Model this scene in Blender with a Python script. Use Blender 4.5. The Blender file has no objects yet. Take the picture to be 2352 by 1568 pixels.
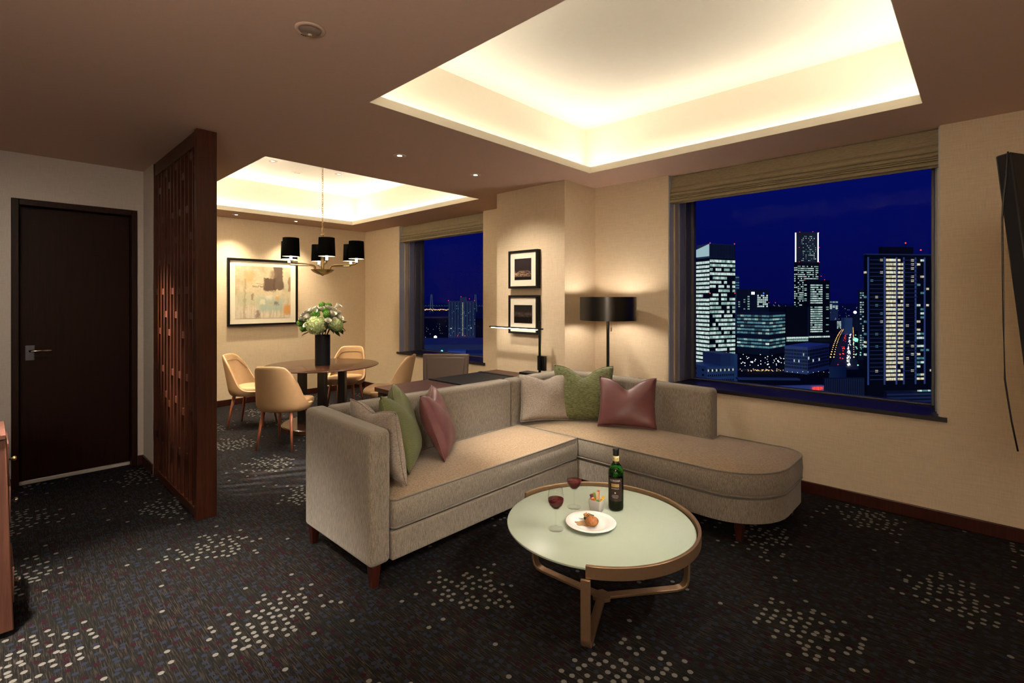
import bpy, bmesh, math, random
from mathutils import Vector, Matrix
random.seed(7)
PI = math.pi
S = bpy.context.scene
COL = S.collection
H = 2.4                      # ceiling height
CAM_H = 1.35
YAW = math.radians(43.5)     # view direction is this far left of the window wall's normal (+Y)

# ------------------------------------------------------------------ camera
cam = bpy.data.cameras.new('camera'); cam_o = bpy.data.objects.new('camera', cam); COL.objects.link(cam_o)
cam.sensor_width = 36.0; cam.lens = 36.0 * 1139.0 / 2352.0
cam.shift_y = -96.0 / 2352.0
cam.clip_start = 0.02; cam.clip_end = 9000
cam_o.location = (0, 0, CAM_H); cam_o.rotation_euler = (PI / 2, 0, YAW)
S.camera = cam_o
# ------------------------------------------------------------------ world, exposure
w = bpy.data.worlds.new('night'); S.world = w; w.use_nodes = True
wn, wl = w.node_tree.nodes, w.node_tree.links
wn.clear()
wo = wn.new('ShaderNodeOutputWorld'); wb = wn.new('ShaderNodeBackground'); wr = wn.new('ShaderNodeValToRGB')
wt = wn.new('ShaderNodeTexCoord'); wx = wn.new('ShaderNodeSeparateXYZ')
wl.new(wt.outputs['Generated'], wx.inputs[0]); wl.new(wx.outputs['Z'], wr.inputs[0])
wr.color_ramp.elements[0].position = 0.0; wr.color_ramp.elements[0].color = (0.0012, 0.0022, 0.060, 1)
wr.color_ramp.elements[1].position = 0.45; wr.color_ramp.elements[1].color = (0.0012, 0.0050, 0.135, 1)
wl.new(wr.outputs[0], wb.inputs[0]); wb.inputs[1].default_value = 0.85; wl.new(wb.outputs[0], wo.inputs[0])
S.view_settings.view_transform = 'Standard'; S.view_settings.look = 'None'
S.view_settings.gamma = 1.0; S.view_settings.use_curve_mapping = False
S.view_settings.exposure = 0.35
try:
    S.cycles.use_denoising = True; S.cycles.denoiser = 'OPENIMAGEDENOISE'
    S.cycles.max_bounces = 10; S.cycles.diffuse_bounces = 5; S.cycles.glossy_bounces = 4
    S.cycles.transmission_bounces = 8; S.cycles.transparent_max_bounces = 12
    S.cycles.sample_clamp_indirect = 4.0; S.cycles.caustics_refractive = False; S.cycles.caustics_reflective = False
except Exception:
    pass
WARM = (1.0, 0.89, 0.74)
WARM2 = (1.0, 0.87, 0.70)
DINE = (1.0, 0.84, 0.60)

def spot(loc, target, watts, deg, blend=0.6, rad=0.035, col=WARM, parent=None, name='beam'):
    l = bpy.data.lights.new(name, 'SPOT'); l.energy = watts; l.spot_size = math.radians(deg); l.spot_blend = blend
    l.shadow_soft_size = rad; l.color = col
    o = bpy.data.objects.new(name, l); COL.objects.link(o); o.location = loc
    d = Vector(target) - Vector(loc); o.rotation_euler = d.to_track_quat('-Z', 'Y').to_euler()
    if parent:
        o.parent = parent; o.location = Vector(loc) - parent.location
    return o
def area(loc, rot, sx, sy, watts, col=(1.0, 0.93, 0.80), name='cove_light'):
    l = bpy.data.lights.new(name, 'AREA'); l.shape = 'RECTANGLE'; l.size = sx; l.size_y = sy; l.energy = watts; l.color = col
    o = bpy.data.objects.new(name, l); COL.objects.link(o); o.location = loc; o.rotation_euler = rot
    return o
def point(loc, watts, rad=0.02, col=WARM, name='bulb_light'):
    l = bpy.data.lights.new(name, 'POINT'); l.energy = watts; l.shadow_soft_size = rad; l.color = col
    o = bpy.data.objects.new(name, l); COL.objects.link(o); o.location = loc
    return o
# the two lit ceiling coves: (x0, x1, y0, y1), LED lines lying in the trough behind the lip
def tilt_rot(d):            # long side stays level, the emitting side (-Z) looks along d
    zz = -Vector(d).normalized(); xx = Vector((d[1], -d[0], 0)).normalized(); yy = zz.cross(xx)
    return Matrix((xx, yy, zz)).transposed()
COVE_L = (-2.37, -0.231, 1.39, 3.437)
COVE_D = (-6.44, -3.81, 1.39, 3.52)
SET = 0.13
LIPZ = 0.05
for (x0, x1, y0, y1), pw in ((COVE_L, 5.8), (COVE_D, 13.5)):
    z = H + 0.044; s = SET * 0.5
    for (cx_, cy_, lx, ly) in (((x0 + x1) / 2, y0 - s, x1 - x0 + 0.1, 0.03), ((x0 + x1) / 2, y1 + s, x1 - x0 + 0.1, 0.03),
                               (x0 - s, (y0 + y1) / 2, 0.03, y1 - y0 + 0.1), (x1 + s, (y0 + y1) / 2, 0.03, y1 - y0 + 0.1)):
        mx, my = (x0 + x1) / 2 - cx_, (y0 + y1) / 2 - cy_; q_ = math.hypot(mx, my); 
        for lean, share, off in ((.03, .20, -.046), (.15, .16, -.018), (2.2, .62, .018)):
            o_ = area((cx_ + mx / q_ * off, cy_ + my / q_ * off, z), (0, 0, 0), max(lx, ly), .025, pw * share, (1.0, 0.93, 0.80) if x0 > -3 else (1.0, 0.90, 0.73)); o_.rotation_euler = tilt_rot((mx / q_ * lean, my / q_ * lean, 1.0)).to_euler()

# added blue fill sun on the far facades, from behind our own building
sun = bpy.data.lights.new('facade_fill', 'SUN'); sun.energy = 0.48; sun.color = (0.30, 0.48, 1.0); sun.angle = 0.5
sun_o = bpy.data.objects.new('facade_fill', sun); COL.objects.link(sun_o); sun_o.rotation_euler = Vector((-0.35, 0.85, -0.40)).to_track_quat('-Z', 'Y').to_euler()
# ------------------------------------------------------------------ node helpers
class NT:
    def __init__(self, name):
        self.m = bpy.data.materials.new(name); self.m.use_nodes = True
        self.t = self.m.node_tree; self.n = self.t.nodes; self.l = self.t.links
        self.b = self.n['Principled BSDF']
    def new(self, k, **kw):
        x = self.n.new(k)
        for a, b in kw.items(): setattr(x, a, b)
        return x
    def put(self, sock, v):
        if v is None: return
        if hasattr(v, 'is_output') or hasattr(v, 'links'): self.l.new(v, sock)
        else: sock.default_value = v
    def math(self, op, a, b=None, c=None, clamp=False):
        x = self.new('ShaderNodeMath', operation=op); x.use_clamp = clamp
        self.put(x.inputs[0], a); self.put(x.inputs[1], b)
        if c is not None: self.put(x.inputs[2], c)
        return x.outputs[0]
    def smooth(self, v, a, b):       # smoothstep a->b
        x = self.new('ShaderNodeMapRange', interpolation_type='SMOOTHSTEP')
        self.put(x.inputs['Value'], v); x.inputs['From Min'].default_value = a; x.inputs['From Max'].default_value = b
        return x.outputs[0]
    def mix(self, f, a, b, mode='MIX'):
        x = self.new('ShaderNodeMix', data_type='RGBA', blend_type=mode)
        self.put(x.inputs[0], f); self.put(x.inputs[6], rgba(a)); self.put(x.inputs[7], rgba(b))
        return x.outputs[2]
    def coord(self, kind='Object'):
        return self.new('ShaderNodeTexCoord').outputs[kind]
    def scale(self, v, s, loc=(0, 0, 0), rot=(0, 0, 0)):
        x = self.new('ShaderNodeMapping'); self.put(x.inputs[0], v)
        x.inputs['Scale'].default_value = s; x.inputs['Location'].default_value = loc; x.inputs['Rotation'].default_value = rot
        return x.outputs[0]
    def noise(self, v, s=1.0, det=3, rough=0.5, out='Fac', dist=0.0):
        x = self.new('ShaderNodeTexNoise'); self.put(x.inputs['Vector'], v); x.inputs['Scale'].default_value = s
        x.inputs['Detail'].default_value = det; x.inputs['Roughness'].default_value = rough; x.inputs['Distortion'].default_value = dist
        return x.outputs[out]
    def sep(self, v):
        x = self.new('ShaderNodeSeparateXYZ'); self.put(x.inputs[0], v); return x.outputs
    def comb(self, a, b, c):
        x = self.new('ShaderNodeCombineXYZ'); self.put(x.inputs[0], a); self.put(x.inputs[1], b); self.put(x.inputs[2], c); return x.outputs[0]
    def ramp(self, v, stops, interp='LINEAR'):
        x = self.new('ShaderNodeValToRGB'); x.color_ramp.interpolation = interp
        e = x.color_ramp.elements
        while len(e) < len(stops): e.new(0.5)
        for i, (p, c) in enumerate(stops): e[i].position = p; e[i].color = rgba(c)
        self.put(x.inputs[0], v); return x.outputs[0]
    def bump(self, hgt, strength=0.3, dist=0.002):
        x = self.new('ShaderNodeBump'); x.inputs['Strength'].default_value = strength; x.inputs['Distance'].default_value = dist
        self.put(x.inputs['Height'], hgt); self.l.new(x.outputs[0], self.b.inputs['Normal'])
    def done(self, col=None, rough=0.5, metal=0.0, spec=0.5, sheen=0.0, coat=0.0):
        if col is not None: self.put(self.b.inputs['Base Color'], rgba(col))
        self.put(self.b.inputs['Roughness'], rough); self.b.inputs['Metallic'].default_value = metal
        self.b.inputs['Specular IOR Level'].default_value = spec
        self.b.inputs['Sheen Weight'].default_value = sheen; self.b.inputs['Coat Weight'].default_value = coat
        return self.m
def rgba(c):
    if isinstance(c, (tuple, list)) and len(c) == 3: return (c[0], c[1], c[2], 1.0)
    return c
def srgb(r, g, b):
    f = lambda v: v / 12.92 if v <= 0.04045 else ((v + 0.055) / 1.055) ** 2.4
    return (f(r / 255), f(g / 255), f(b / 255))
def plain(name, col, rough=0.5, metal=0.0, spec=0.5, var=0.08, sc=12.0, **k):
    t = NT(name); n = t.noise(t.coord(), sc, 3)
    c2 = tuple(min(1, v * (1 + var)) for v in col); c1 = tuple(v * (1 - var) for v in col)
    return t.done(t.mix(n, c1, c2), rough, metal, spec, **k)
def emit(name, col, strength):
    t = NT(name); t.n.remove(t.b)
    e = t.new('ShaderNodeEmission'); e.inputs[0].default_value = rgba(col); e.inputs[1].default_value = strength
    t.l.new(e.outputs[0], t.n['Material Output'].inputs[0]); return t.m
def wood(name, c1, c2, rough=0.35, axis='Z', sc=1.0, coat=0.0, spec=0.45):
    t = NT(name); s = {'X': (3, 60, 60), 'Y': (60, 3, 60), 'Z': (60, 60, 3)}[axis]
    v = t.scale(t.coord(), tuple(q * sc for q in s))
    n = t.noise(v, 1.0, 4, 0.6, dist=0.4); n2 = t.noise(v, 4.0, 2)
    f = t.math('MULTIPLY_ADD', n2, 0.35, t.math('MULTIPLY', n, 0.75))
    t.bump(n2, 0.08, 0.001)
    return t.done(t.mix(t.smooth(f, 0.35, 0.75), c1, c2), rough, 0, spec, coat=coat)

M = {}
def mat_wall(name='wallpaper_weave', c1=(0.64, 0.50, 0.335), c2=(0.76, 0.61, 0.43)):
    t = NT(name); c = t.coord()
    x, y, z = t.sep(c)
    h1 = t.noise(t.scale(c, (12, 12, 420)), 1.0, 2); v1 = t.noise(t.scale(c, (420, 420, 14)), 1.0, 2)
    wv = t.math('ADD', h1, v1)
    f = t.smooth(wv, 0.6, 1.4)
    t.bump(wv, 0.25, 0.0008)
    return t.done(t.mix(f, c1, c2), 0.75, 0, 0.25)
M['wall'] = mat_wall(); M['wall_entry'] = mat_wall('entry_wallpaper', (0.50, 0.44, 0.385), (0.60, 0.54, 0.475))
M['ceil'] = plain('ceiling_paint', (0.62, 0.44, 0.35), 0.8, 0, 0.2, 0.03, 40)
M['cove'] = plain('cove_paint', (0.86, 0.80, 0.68), 0.8, 0, 0.2, 0.02, 30)
M['darkwood'] = wood('dark_stained_wood', (0.008, 0.0022, 0.0013), (0.022, 0.006, 0.0035), 0.45, spec=0.15)
M['doorwood'] = wood('door_veneer', (0.009, 0.0022, 0.0014), (0.017, 0.0042, 0.0025), 0.5, spec=0.12)
M['screenwood'] = wood('screen_wood', (0.026, 0.007, 0.0035), (0.055, 0.016, 0.008), 0.35, spec=0.25)
M['tablewood'] = wood('table_wood', (0.030, 0.011, 0.006), (0.060, 0.024, 0.013), 0.25, 'Y', coat=0.25)
M['deskwood'] = wood('desk_wood', (0.026, 0.008, 0.005), (0.060, 0.019, 0.011), 0.45, 'Y')
M['blackwood'] = wood('black_stained_wood', (0.006, 0.004, 0.004), (0.014, 0.010, 0.009), 0.4)
M['legwood'] = wood('leg_wood', (0.20, 0.055, 0.025), (0.32, 0.10, 0.05), 0.35)
M['mahogany'] = wood('mahogany', (0.020, 0.004, 0.0025), (0.045, 0.010, 0.006), 0.3)
M['cabwood'] = wood('cabinet_wood', (0.085, 0.034, 0.024), (0.14, 0.060, 0.042), 0.35)
M['black'] = plain('black_lacquer', (0.005, 0.005, 0.005), 0.5, 0, 0.12, 0.2)
M['blackmetal'] = plain('black_metal', (0.010, 0.010, 0.011), 0.4, 0.6, 0.5, 0.2)
M['shade_black'] = plain('black_shade_fabric', (0.002, 0.002, 0.002), 0.95, 0, 0.0, 0.2, 200)
M['shade_in'] = plain('shade_lining', (0.85, 0.80, 0.70), 0.7, 0, 0.2, 0.02)
M['gloss_shade'] = plain('black_gloss_shade', (0.005, 0.005, 0.005), 0.28, 0, 0.5, 0.1)
M['brass'] = plain('aged_brass', (0.42, 0.30, 0.15), 0.28, 1.0, 0.5, 0.12, 30)
M['bronze'] = plain('brushed_bronze', (0.30, 0.19, 0.11), 0.34, 0.7, 0.5, 0.10, 60)
M['chrome'] = plain('chrome', (0.80, 0.78, 0.74), 0.12, 1.0, 0.5, 0.02)
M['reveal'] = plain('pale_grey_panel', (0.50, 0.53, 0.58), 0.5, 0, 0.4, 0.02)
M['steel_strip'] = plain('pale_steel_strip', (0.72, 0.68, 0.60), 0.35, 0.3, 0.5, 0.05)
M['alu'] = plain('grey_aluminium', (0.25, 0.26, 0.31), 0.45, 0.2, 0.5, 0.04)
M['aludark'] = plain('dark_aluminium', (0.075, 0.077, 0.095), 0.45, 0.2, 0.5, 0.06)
M['creamframe'] = plain('cream_trim_paint', (0.55, 0.46, 0.32), 0.5, 0, 0.4, 0.03)
M['sill'] = plain('dark_sill_stone', (0.012, 0.009, 0.012), 0.40, 0, 0.3, 0.15)
M['white'] = plain('white_porcelain', (0.82, 0.80, 0.76), 0.18, 0, 0.5, 0.01)
M['mat_board'] = plain('cream_mount_board', (0.74, 0.66, 0.53), 0.8, 0, 0.2, 0.02, 60)
M['bulb'] = emit('lamp_glow', (1.0, 0.85, 0.62), 9.0)
M['lens'] = emit('downlight_lens', (1.0, 0.90, 0.74), 10.0)
M['ledbar'] = emit('desk_led', (1.0, 0.90, 0.74), 15.0)

def mat_carpet():
    t = NT('dotted_carpet'); c = t.coord(); x, y, z = t.sep(c)
    cell = 0.0385
    xy = t.comb(x, y, 0.0)
    vor = t.new('ShaderNodeTexVoronoi', voronoi_dimensions='2D', feature='F1'); t.put(vor.inputs['Vector'], xy)
    vor.inputs['Scale'].default_value = 1 / cell; vor.inputs['Randomness'].default_value = 0.60
    ragged = t.noise(t.scale(c, (330, 330, 330)), 1.0, 2)
    d = t.math('MULTIPLY_ADD', t.math('SUBTRACT', ragged, 0.5), 0.16, vor.outputs['Distance'])
    dot = t.math('SUBTRACT', 1.0, t.smooth(d, 0.235, 0.29))
    px, py, pz = t.sep(vor.outputs['Position'])
    px = t.math('DIVIDE', px, 1.0); py = t.math('DIVIDE', py, 1.0)
    def wrap(v, o, per):       # signed distance to the nearest lattice line o + k*per
        a = t.math('DIVIDE', t.math('SUBTRACT', v, o), per)
        return t.math('MULTIPLY', t.math('SUBTRACT', t.math('FRACT', t.math('ADD', a, 0.5)), 0.5), per)
    def dist(ox, oy):
        a = wrap(px, ox, 0.83); b = wrap(py, oy, 1.46)
        return t.math('SQRT', t.math('ADD', t.math('MULTIPLY', a, a), t.math('MULTIPLY', b, b)))
    dc = t.math('MINIMUM', dist(-0.53, 0.83), dist(-0.10, 1.56))
    r, g, b = t.sep(vor.outputs['Color'])
    p_white = t.math('MULTIPLY_ADD', t.math('SUBTRACT', 1.0, t.smooth(dc, 0.05, 0.30)), 0.88, 0.014)
    is_white = t.math('LESS_THAN', r, p_white)
    is_purple = t.math('LESS_THAN', g, t.math('MULTIPLY_ADD', t.smooth(dc, 0.05, 0.42), -0.25, 0.45))
    is_blue = t.math('LESS_THAN', b, 0.75)
    streak = t.noise(t.scale(c, (14, 230, 1)), 1.0, 3, 0.6); fine = t.noise(t.scale(c, (700, 700, 700)), 1.0, 2)
    big = t.noise(t.scale(c, (2.2, 2.2, 1)), 1.0, 2)
    f = t.math('MULTIPLY', t.smooth(streak, 0.45, 0.70), t.smooth(fine, 0.3, 0.7))
    base = t.mix(f, (0.0065, 0.006, 0.006), (0.074, 0.058, 0.046))
    base = t.mix(t.math('MULTIPLY', t.smooth(big, 0.35, 0.7), 0.45), base, (0.008, 0.0095, 0.009))
    sp = t.smooth(fine, 0.15, 0.85)
    blue = t.mix(sp, (0.007, 0.009, 0.015), (0.022, 0.026, 0.044)); purp = t.mix(sp, (0.008, 0.002, 0.004), (0.026, 0.006, 0.012))
    wht = t.mix(sp, (0.075, 0.072, 0.067), (0.20, 0.194, 0.181))
    dc_ = t.mix(is_blue, base, blue); dc_ = t.mix(is_purple, dc_, purp); dc_ = t.mix(is_white, dc_, wht)
    t.bump(t.math('ADD', fine, t.math('MULTIPLY', dot, 0.3)), 0.5, 0.003)
    return t.done(t.mix(dot, base, dc_), 0.95, 0, 0.05)
M['carpet'] = mat_carpet()
def mat_fabric(name, a, b, stretch, sheen=0.25, sc=1.0):
    t = NT(name); c = t.coord()
    n1 = t.noise(t.scale(c, tuple(s * sc for s in stretch)), 1.0, 3, 0.65); n2 = t.noise(t.scale(c, (650, 650, 650)), 1.0, 2)
    f = t.smooth(t.math('MULTIPLY_ADD', n2, 0.5, t.math('MULTIPLY', n1, 0.8)), 0.42, 0.88)
    t.bump(n2, 0.4, 0.0015)
    return t.done(t.mix(f, a, b), 0.85, 0, 0.2, sheen=sheen)
M['sofa_v'] = mat_fabric('chenille_upright', (0.080, 0.066, 0.051), (0.35, 0.305, 0.245), (620, 620, 34))
M['sofa_t'] = mat_fabric('chenille_seat', (0.105, 0.064, 0.034), (0.37, 0.262, 0.158), (60, 420, 420))
M['piping'] = mat_fabric('piping_cord', (0.11, 0.09, 0.07), (0.24, 0.20, 0.16), (200, 200, 200))
def mat_satin(name, a, b, rough, sc=(4, 4, 4), ani=None):
    t = NT(name); c = t.coord(); n = t.noise(t.scale(c, sc), 1.0, 4, 0.6); t.bump(n, 0.15, 0.006)
    return t.done(t.mix(n, a, b), rough, 0, 0.5, sheen=0.06)
M['mauve'] = mat_satin('mauve_satin', (0.100, 0.032, 0.036), (0.168, 0.060, 0.063), 0.42, (6, 6, 22))
M['silver'] = mat_fabric('silver_chenille', (0.16, 0.125, 0.098), (0.46, 0.39, 0.33), (120, 60, 420), 0.25)
M['silver'].node_tree.nodes['Principled BSDF'].inputs['Roughness'].default_value = 0.5
def mat_green(name, stripes):
    t = NT(name); c = t.coord(); x, y, z = t.sep(c)
    if stripes:
        wv = t.math('SINE', t.math('MULTIPLY', t.math('ADD', z, t.math('MULTIPLY', x, 0.45)), 1350.0))
        f = t.smooth(t.math('ADD', wv, t.math('MULTIPLY', t.noise(t.scale(c, (60, 60, 60)), 1, 2), 0.8)), -0.3, 1.2)
    else:
        f = t.smooth(t.noise(t.scale(c, (45, 45, 330)), 1.0, 3, 0.6), 0.35, 0.65)
    t.bump(f, 0.4, 0.002)
    return t.done(t.mix(f, (0.060, 0.072, 0.026), (0.185, 0.198, 0.088)), 0.75, 0, 0.25, sheen=0.1)
M['green_stripe'] = mat_green('green_ribbed_fabric', True); M['green'] = mat_green('green_slub_fabric', False)
M['leather_tan'] = plain('tan_leather', (0.43, 0.265, 0.135), 0.42, 0, 0.4, 0.06, 25)
M['leather_seam'] = plain('tan_leather_seam', (0.26, 0.15, 0.07), 0.5, 0, 0.4, 0.06, 25)
M['leather_brown'] = plain('brown_leather', (0.050, 0.028, 0.018), 0.42, 0, 0.5, 0.10, 20)
M['leather_black'] = plain('black_leather', (0.010, 0.010, 0.011), 0.6, 0, 0.12, 0.15, 60)
M['blind'] = mat_fabric('blind_linen', (0.22, 0.175, 0.105), (0.35, 0.285, 0.18), (30, 300, 300), 0.1)
M['tabletop'] = plain('pale_green_backpainted_glass', (0.41, 0.475, 0.375), 0.30, 0, 0.5, 0.01)
def mat_pane():
    t = NT('window_glass'); t.n.remove(t.b)
    tr = t.new('ShaderNodeBsdfTransparent'); tr.inputs[0].default_value = (0.96, 0.97, 0.98, 1)
    gl = t.new('ShaderNodeBsdfGlossy'); gl.inputs['Roughness'].default_value = 0.01
    lw = t.new('ShaderNodeLayerWeight'); lw.inputs['Blend'].default_value = 0.12
    mx = t.new('ShaderNodeMixShader')
    f = t.math('MULTIPLY', lw.outputs['Fresnel'], 0.22)
    t.l.new(f, mx.inputs[0]); t.l.new(tr.outputs[0], mx.inputs[1]); t.l.new(gl.outputs[0], mx.inputs[2])
    t.l.new(mx.outputs[0], t.n['Material Output'].inputs[0]); return t.m
M['pane'] = mat_pane()
def mat_glass(name, col=(1, 1, 1), ior=1.45, rough=0.0):
    t = NT(name); t.done(col, rough); t.b.inputs['Transmission Weight'].default_value = 1.0; t.b.inputs['IOR'].default_value = ior
    return t.m
def mat_thin(name):
    t = NT(name); t.n.remove(t.b); tr = t.new('ShaderNodeBsdfTransparent'); tr.inputs[0].default_value = (.985, .985, .98, 1); gl = t.new('ShaderNodeBsdfGlossy'); gl.inputs['Roughness'].default_value = .02
    lw = t.new('ShaderNodeLayerWeight'); lw.inputs['Blend'].default_value = .35; mx = t.new('ShaderNodeMixShader')
    t.l.new(t.math('MULTIPLY_ADD', t.math('POWER', lw.outputs['Facing'], 4.0), .75, .022), mx.inputs[0]); t.l.new(tr.outputs[0], mx.inputs[1]); t.l.new(gl.outputs[0], mx.inputs[2]); t.l.new(mx.outputs[0], t.n['Material Output'].inputs[0]); return t.m
M['glass'] = mat_thin('clear_glass')
M['bottle'] = mat_glass('green_bottle_glass', (0.03, 0.30, 0.05))
M['wine'] = plain('red_wine', (0.075, 0.003, 0.006), 0.08, 0, 0.5, 0.05)
M['screen_black'] = plain('tv_black', (0.006, 0.006, 0.007), 0.45, 0, 0.12, 0.05)

# ------------------------------------------------------------------ mesh helpers
class MB:
    def __init__(self): self.v = []; self.f = []
    def add(self, vs, fs):
        o = len(self.v); self.v += [tuple(p) for p in vs]; self.f += [tuple(i + o for i in q) for q in fs]; return self
    def box(self, a, b):
        (x0, y0, z0), (x1, y1, z1) = a, b
        return self.add([(x0, y0, z0), (x1, y0, z0), (x1, y1, z0), (x0, y1, z0), (x0, y0, z1), (x1, y0, z1), (x1, y1, z1), (x0, y1, z1)],
                        [(0, 3, 2, 1), (4, 5, 6, 7), (0, 1, 5, 4), (1, 2, 6, 5), (2, 3, 7, 6), (3, 0, 4, 7)])
    def cbox(self, c, s):
        return self.box([c[i] - s[i] / 2 for i in range(3)], [c[i] + s[i] / 2 for i in range(3)])
    def rings(self, rings, close=True, cap0=True, cap1=True):
        n = len(rings[0]); vs = [p for r in rings for p in r]; fs = []
        for k in range(len(rings) - 1):
            for i in range(n if close else n - 1):
                j = (i + 1) % n; fs.append((k * n + i, k * n + j, (k + 1) * n + j, (k + 1) * n + i))
        if cap0: fs.append(tuple(range(n - 1, -1, -1)))
        if cap1: fs.append(tuple((len(rings) - 1) * n + i for i in range(n)))
        return self.add(vs, fs)
    def lathe(self, prof, n=24, c=(0, 0, 0), cap0=True, cap1=True):
        return self.rings([[(c[0] + r * math.cos(2 * PI * i / n), c[1] + r * math.sin(2 * PI * i / n), c[2] + z) for i in range(n)] for r, z in prof], True, cap0, cap1)
    def tube(self, pts, r, n=8, closed=False):
        pts = [Vector(p) for p in pts]; m = len(pts); rs = r if isinstance(r, (list, tuple)) else [r] * m
        rings = []; up = Vector((0, 0, 1))
        for i, p in enumerate(pts):
            a = pts[(i - 1) % m] if (closed or i > 0) else p; b = pts[(i + 1) % m] if (closed or i < m - 1) else p
            d = (b - a).normalized()
            u = d.cross(up)
            if u.length < 0.05: u = d.cross(Vector((0, 1, 0)))
            u.normalize(); v = u.cross(d)
            rings.append([p + (u * math.cos(2 * PI * k / n) + v * math.sin(2 * PI * k / n)) * rs[i] for k in range(n)])
        if closed: rings.append(rings[0])
        return self.rings(rings, True, not closed, not closed)
    def bar(self, pts, w_, t_, up=(0, 0, 1)):      # flat bar: w_ across, t_ along 'up'-ish
        pts = [Vector(p) for p in pts]; rings = []; m = len(pts)
        for i, p in enumerate(pts):
            a = pts[i - 1] if i else p; b = pts[i + 1] if i < m - 1 else p
            d = (b - a).normalized(); u = Vector(up).cross(d)
            if u.length < 0.05: u = Vector((1, 0, 0)).cross(d)
            u.normalize(); v = d.cross(u)
            rings.append([p + u * sx * w_ / 2 + v * sy * t_ / 2 for sx, sy in ((-1, -1), (1, -1), (1, 1), (-1, 1))])
        return self.rings(rings)
    def prism(self, poly, z0, z1):
        return self.rings([[(x, y, z0) for x, y in poly], [(x, y, z1) for x, y in poly]])
    def xf(self, mtx, start=0):
        for i in range(start, len(self.v)): self.v[i] = tuple(mtx @ Vector(self.v[i]))
        return self
    def mesh(self, name, mat=None, smooth=False):
        me = bpy.data.meshes.new(name); me.from_pydata(self.v, [], self.f)
        bm = bmesh.new(); bm.from_mesh(me); bmesh.ops.recalc_face_normals(bm, faces=bm.faces); bm.to_mesh(me); bm.free()
        if mat is not None: me.materials.append(M[mat] if isinstance(mat, str) else mat)
        if smooth: me.polygons.foreach_set('use_smooth', [True] * len(me.polygons))
        me.update(); return me
    def build(self, name, mat, parent=None, smooth=False, bevel=0.0, seg=2, sub=0, solid=0.0, loc=None, auto=False):
        return link(name, self.mesh(name, mat, smooth or auto), parent, bevel, seg, sub, solid, loc, auto)
def link(name, me, parent=None, bevel=0.0, seg=2, sub=0, solid=0.0, loc=None, auto=False):
    o = bpy.data.objects.new(name, me); COL.objects.link(o)
    if parent is not None: o.parent = parent
    if loc is not None: o.location = loc
    if solid:
        m = o.modifiers.new('solid', 'SOLIDIFY'); m.thickness = solid; m.offset = 0
    if bevel:
        m = o.modifiers.new('bevel', 'BEVEL'); m.width = bevel; m.segments = seg; m.limit_method = 'ANGLE'; m.angle_limit = math.radians(40); m.harden_normals = False
    if sub:
        m = o.modifiers.new('sub', 'SUBSURF'); m.levels = sub; m.render_levels = sub
    if auto:
        m = me.set_sharp_from_angle(angle=math.radians(38))
    return o
def tag(o, label, cat, group=None):
    o['label'] = label; o['category'] = cat
    if group: o['group'] = group
    return o
def thing(name, label, cat, loc=(0, 0, 0), rz=0.0, group=None):
    o = bpy.data.objects.new(name, None); COL.objects.link(o); o.location = loc; o.rotation_euler = (0, 0, rz); o.empty_display_size = 0.1
    return tag(o, label, cat, group)
def struct(o):
    o['kind'] = 'structure'; return o
def sempty(name, loc=(0, 0, 0)):
    o = bpy.data.objects.new(name, None); COL.objects.link(o); o.location = loc; o.empty_display_size = 0.1
    return struct(o)
def dup(root, loc, rz, label=None, group=None):
    r = root.copy(); COL.objects.link(r); r.location = loc; r.rotation_euler = (0, 0, rz)
    if label: r['label'] = label
    if group: r['group'] = group
    for ch in list(root.children):
        c = ch.copy(); COL.objects.link(c); c.parent = r
        for g in ch.children:
            d = g.copy(); COL.objects.link(d); d.parent = c
    return r
def box(name, a, b, mat, parent=None, bevel=0.0, seg=2):
    return MB().box(a, b).build(name, mat, parent, bevel=bevel, seg=seg, auto=bevel > 0)
def arc(c, r, a0, a1, n):
    return [(c[0] + r * math.cos(a0 + (a1 - a0) * i / n), c[1] + r * math.sin(a0 + (a1 - a0) * i / n)) for i in range(n + 1)]

# ------------------------------------------------------------------ room shell
YW = 3.945                   # living room window wall
YD = 4.03                    # dining window wall
XB = -6.98                   # dining back wall
YC = 3.475                   # face of the pillar between the windows
XE = -5.0                    # entry wall with the door
XR = 0.95                    # right hand end of the room
DEEP = 4.42
FL = MB().add([(XB - .2, -1.6, 0), (XR + .1, -1.6, 0), (XR + .1, 4.5, 0), (XB - .2, 4.5, 0)], [(0, 1, 2, 3)])
struct(FL.build('floor', 'carpet'))
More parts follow.
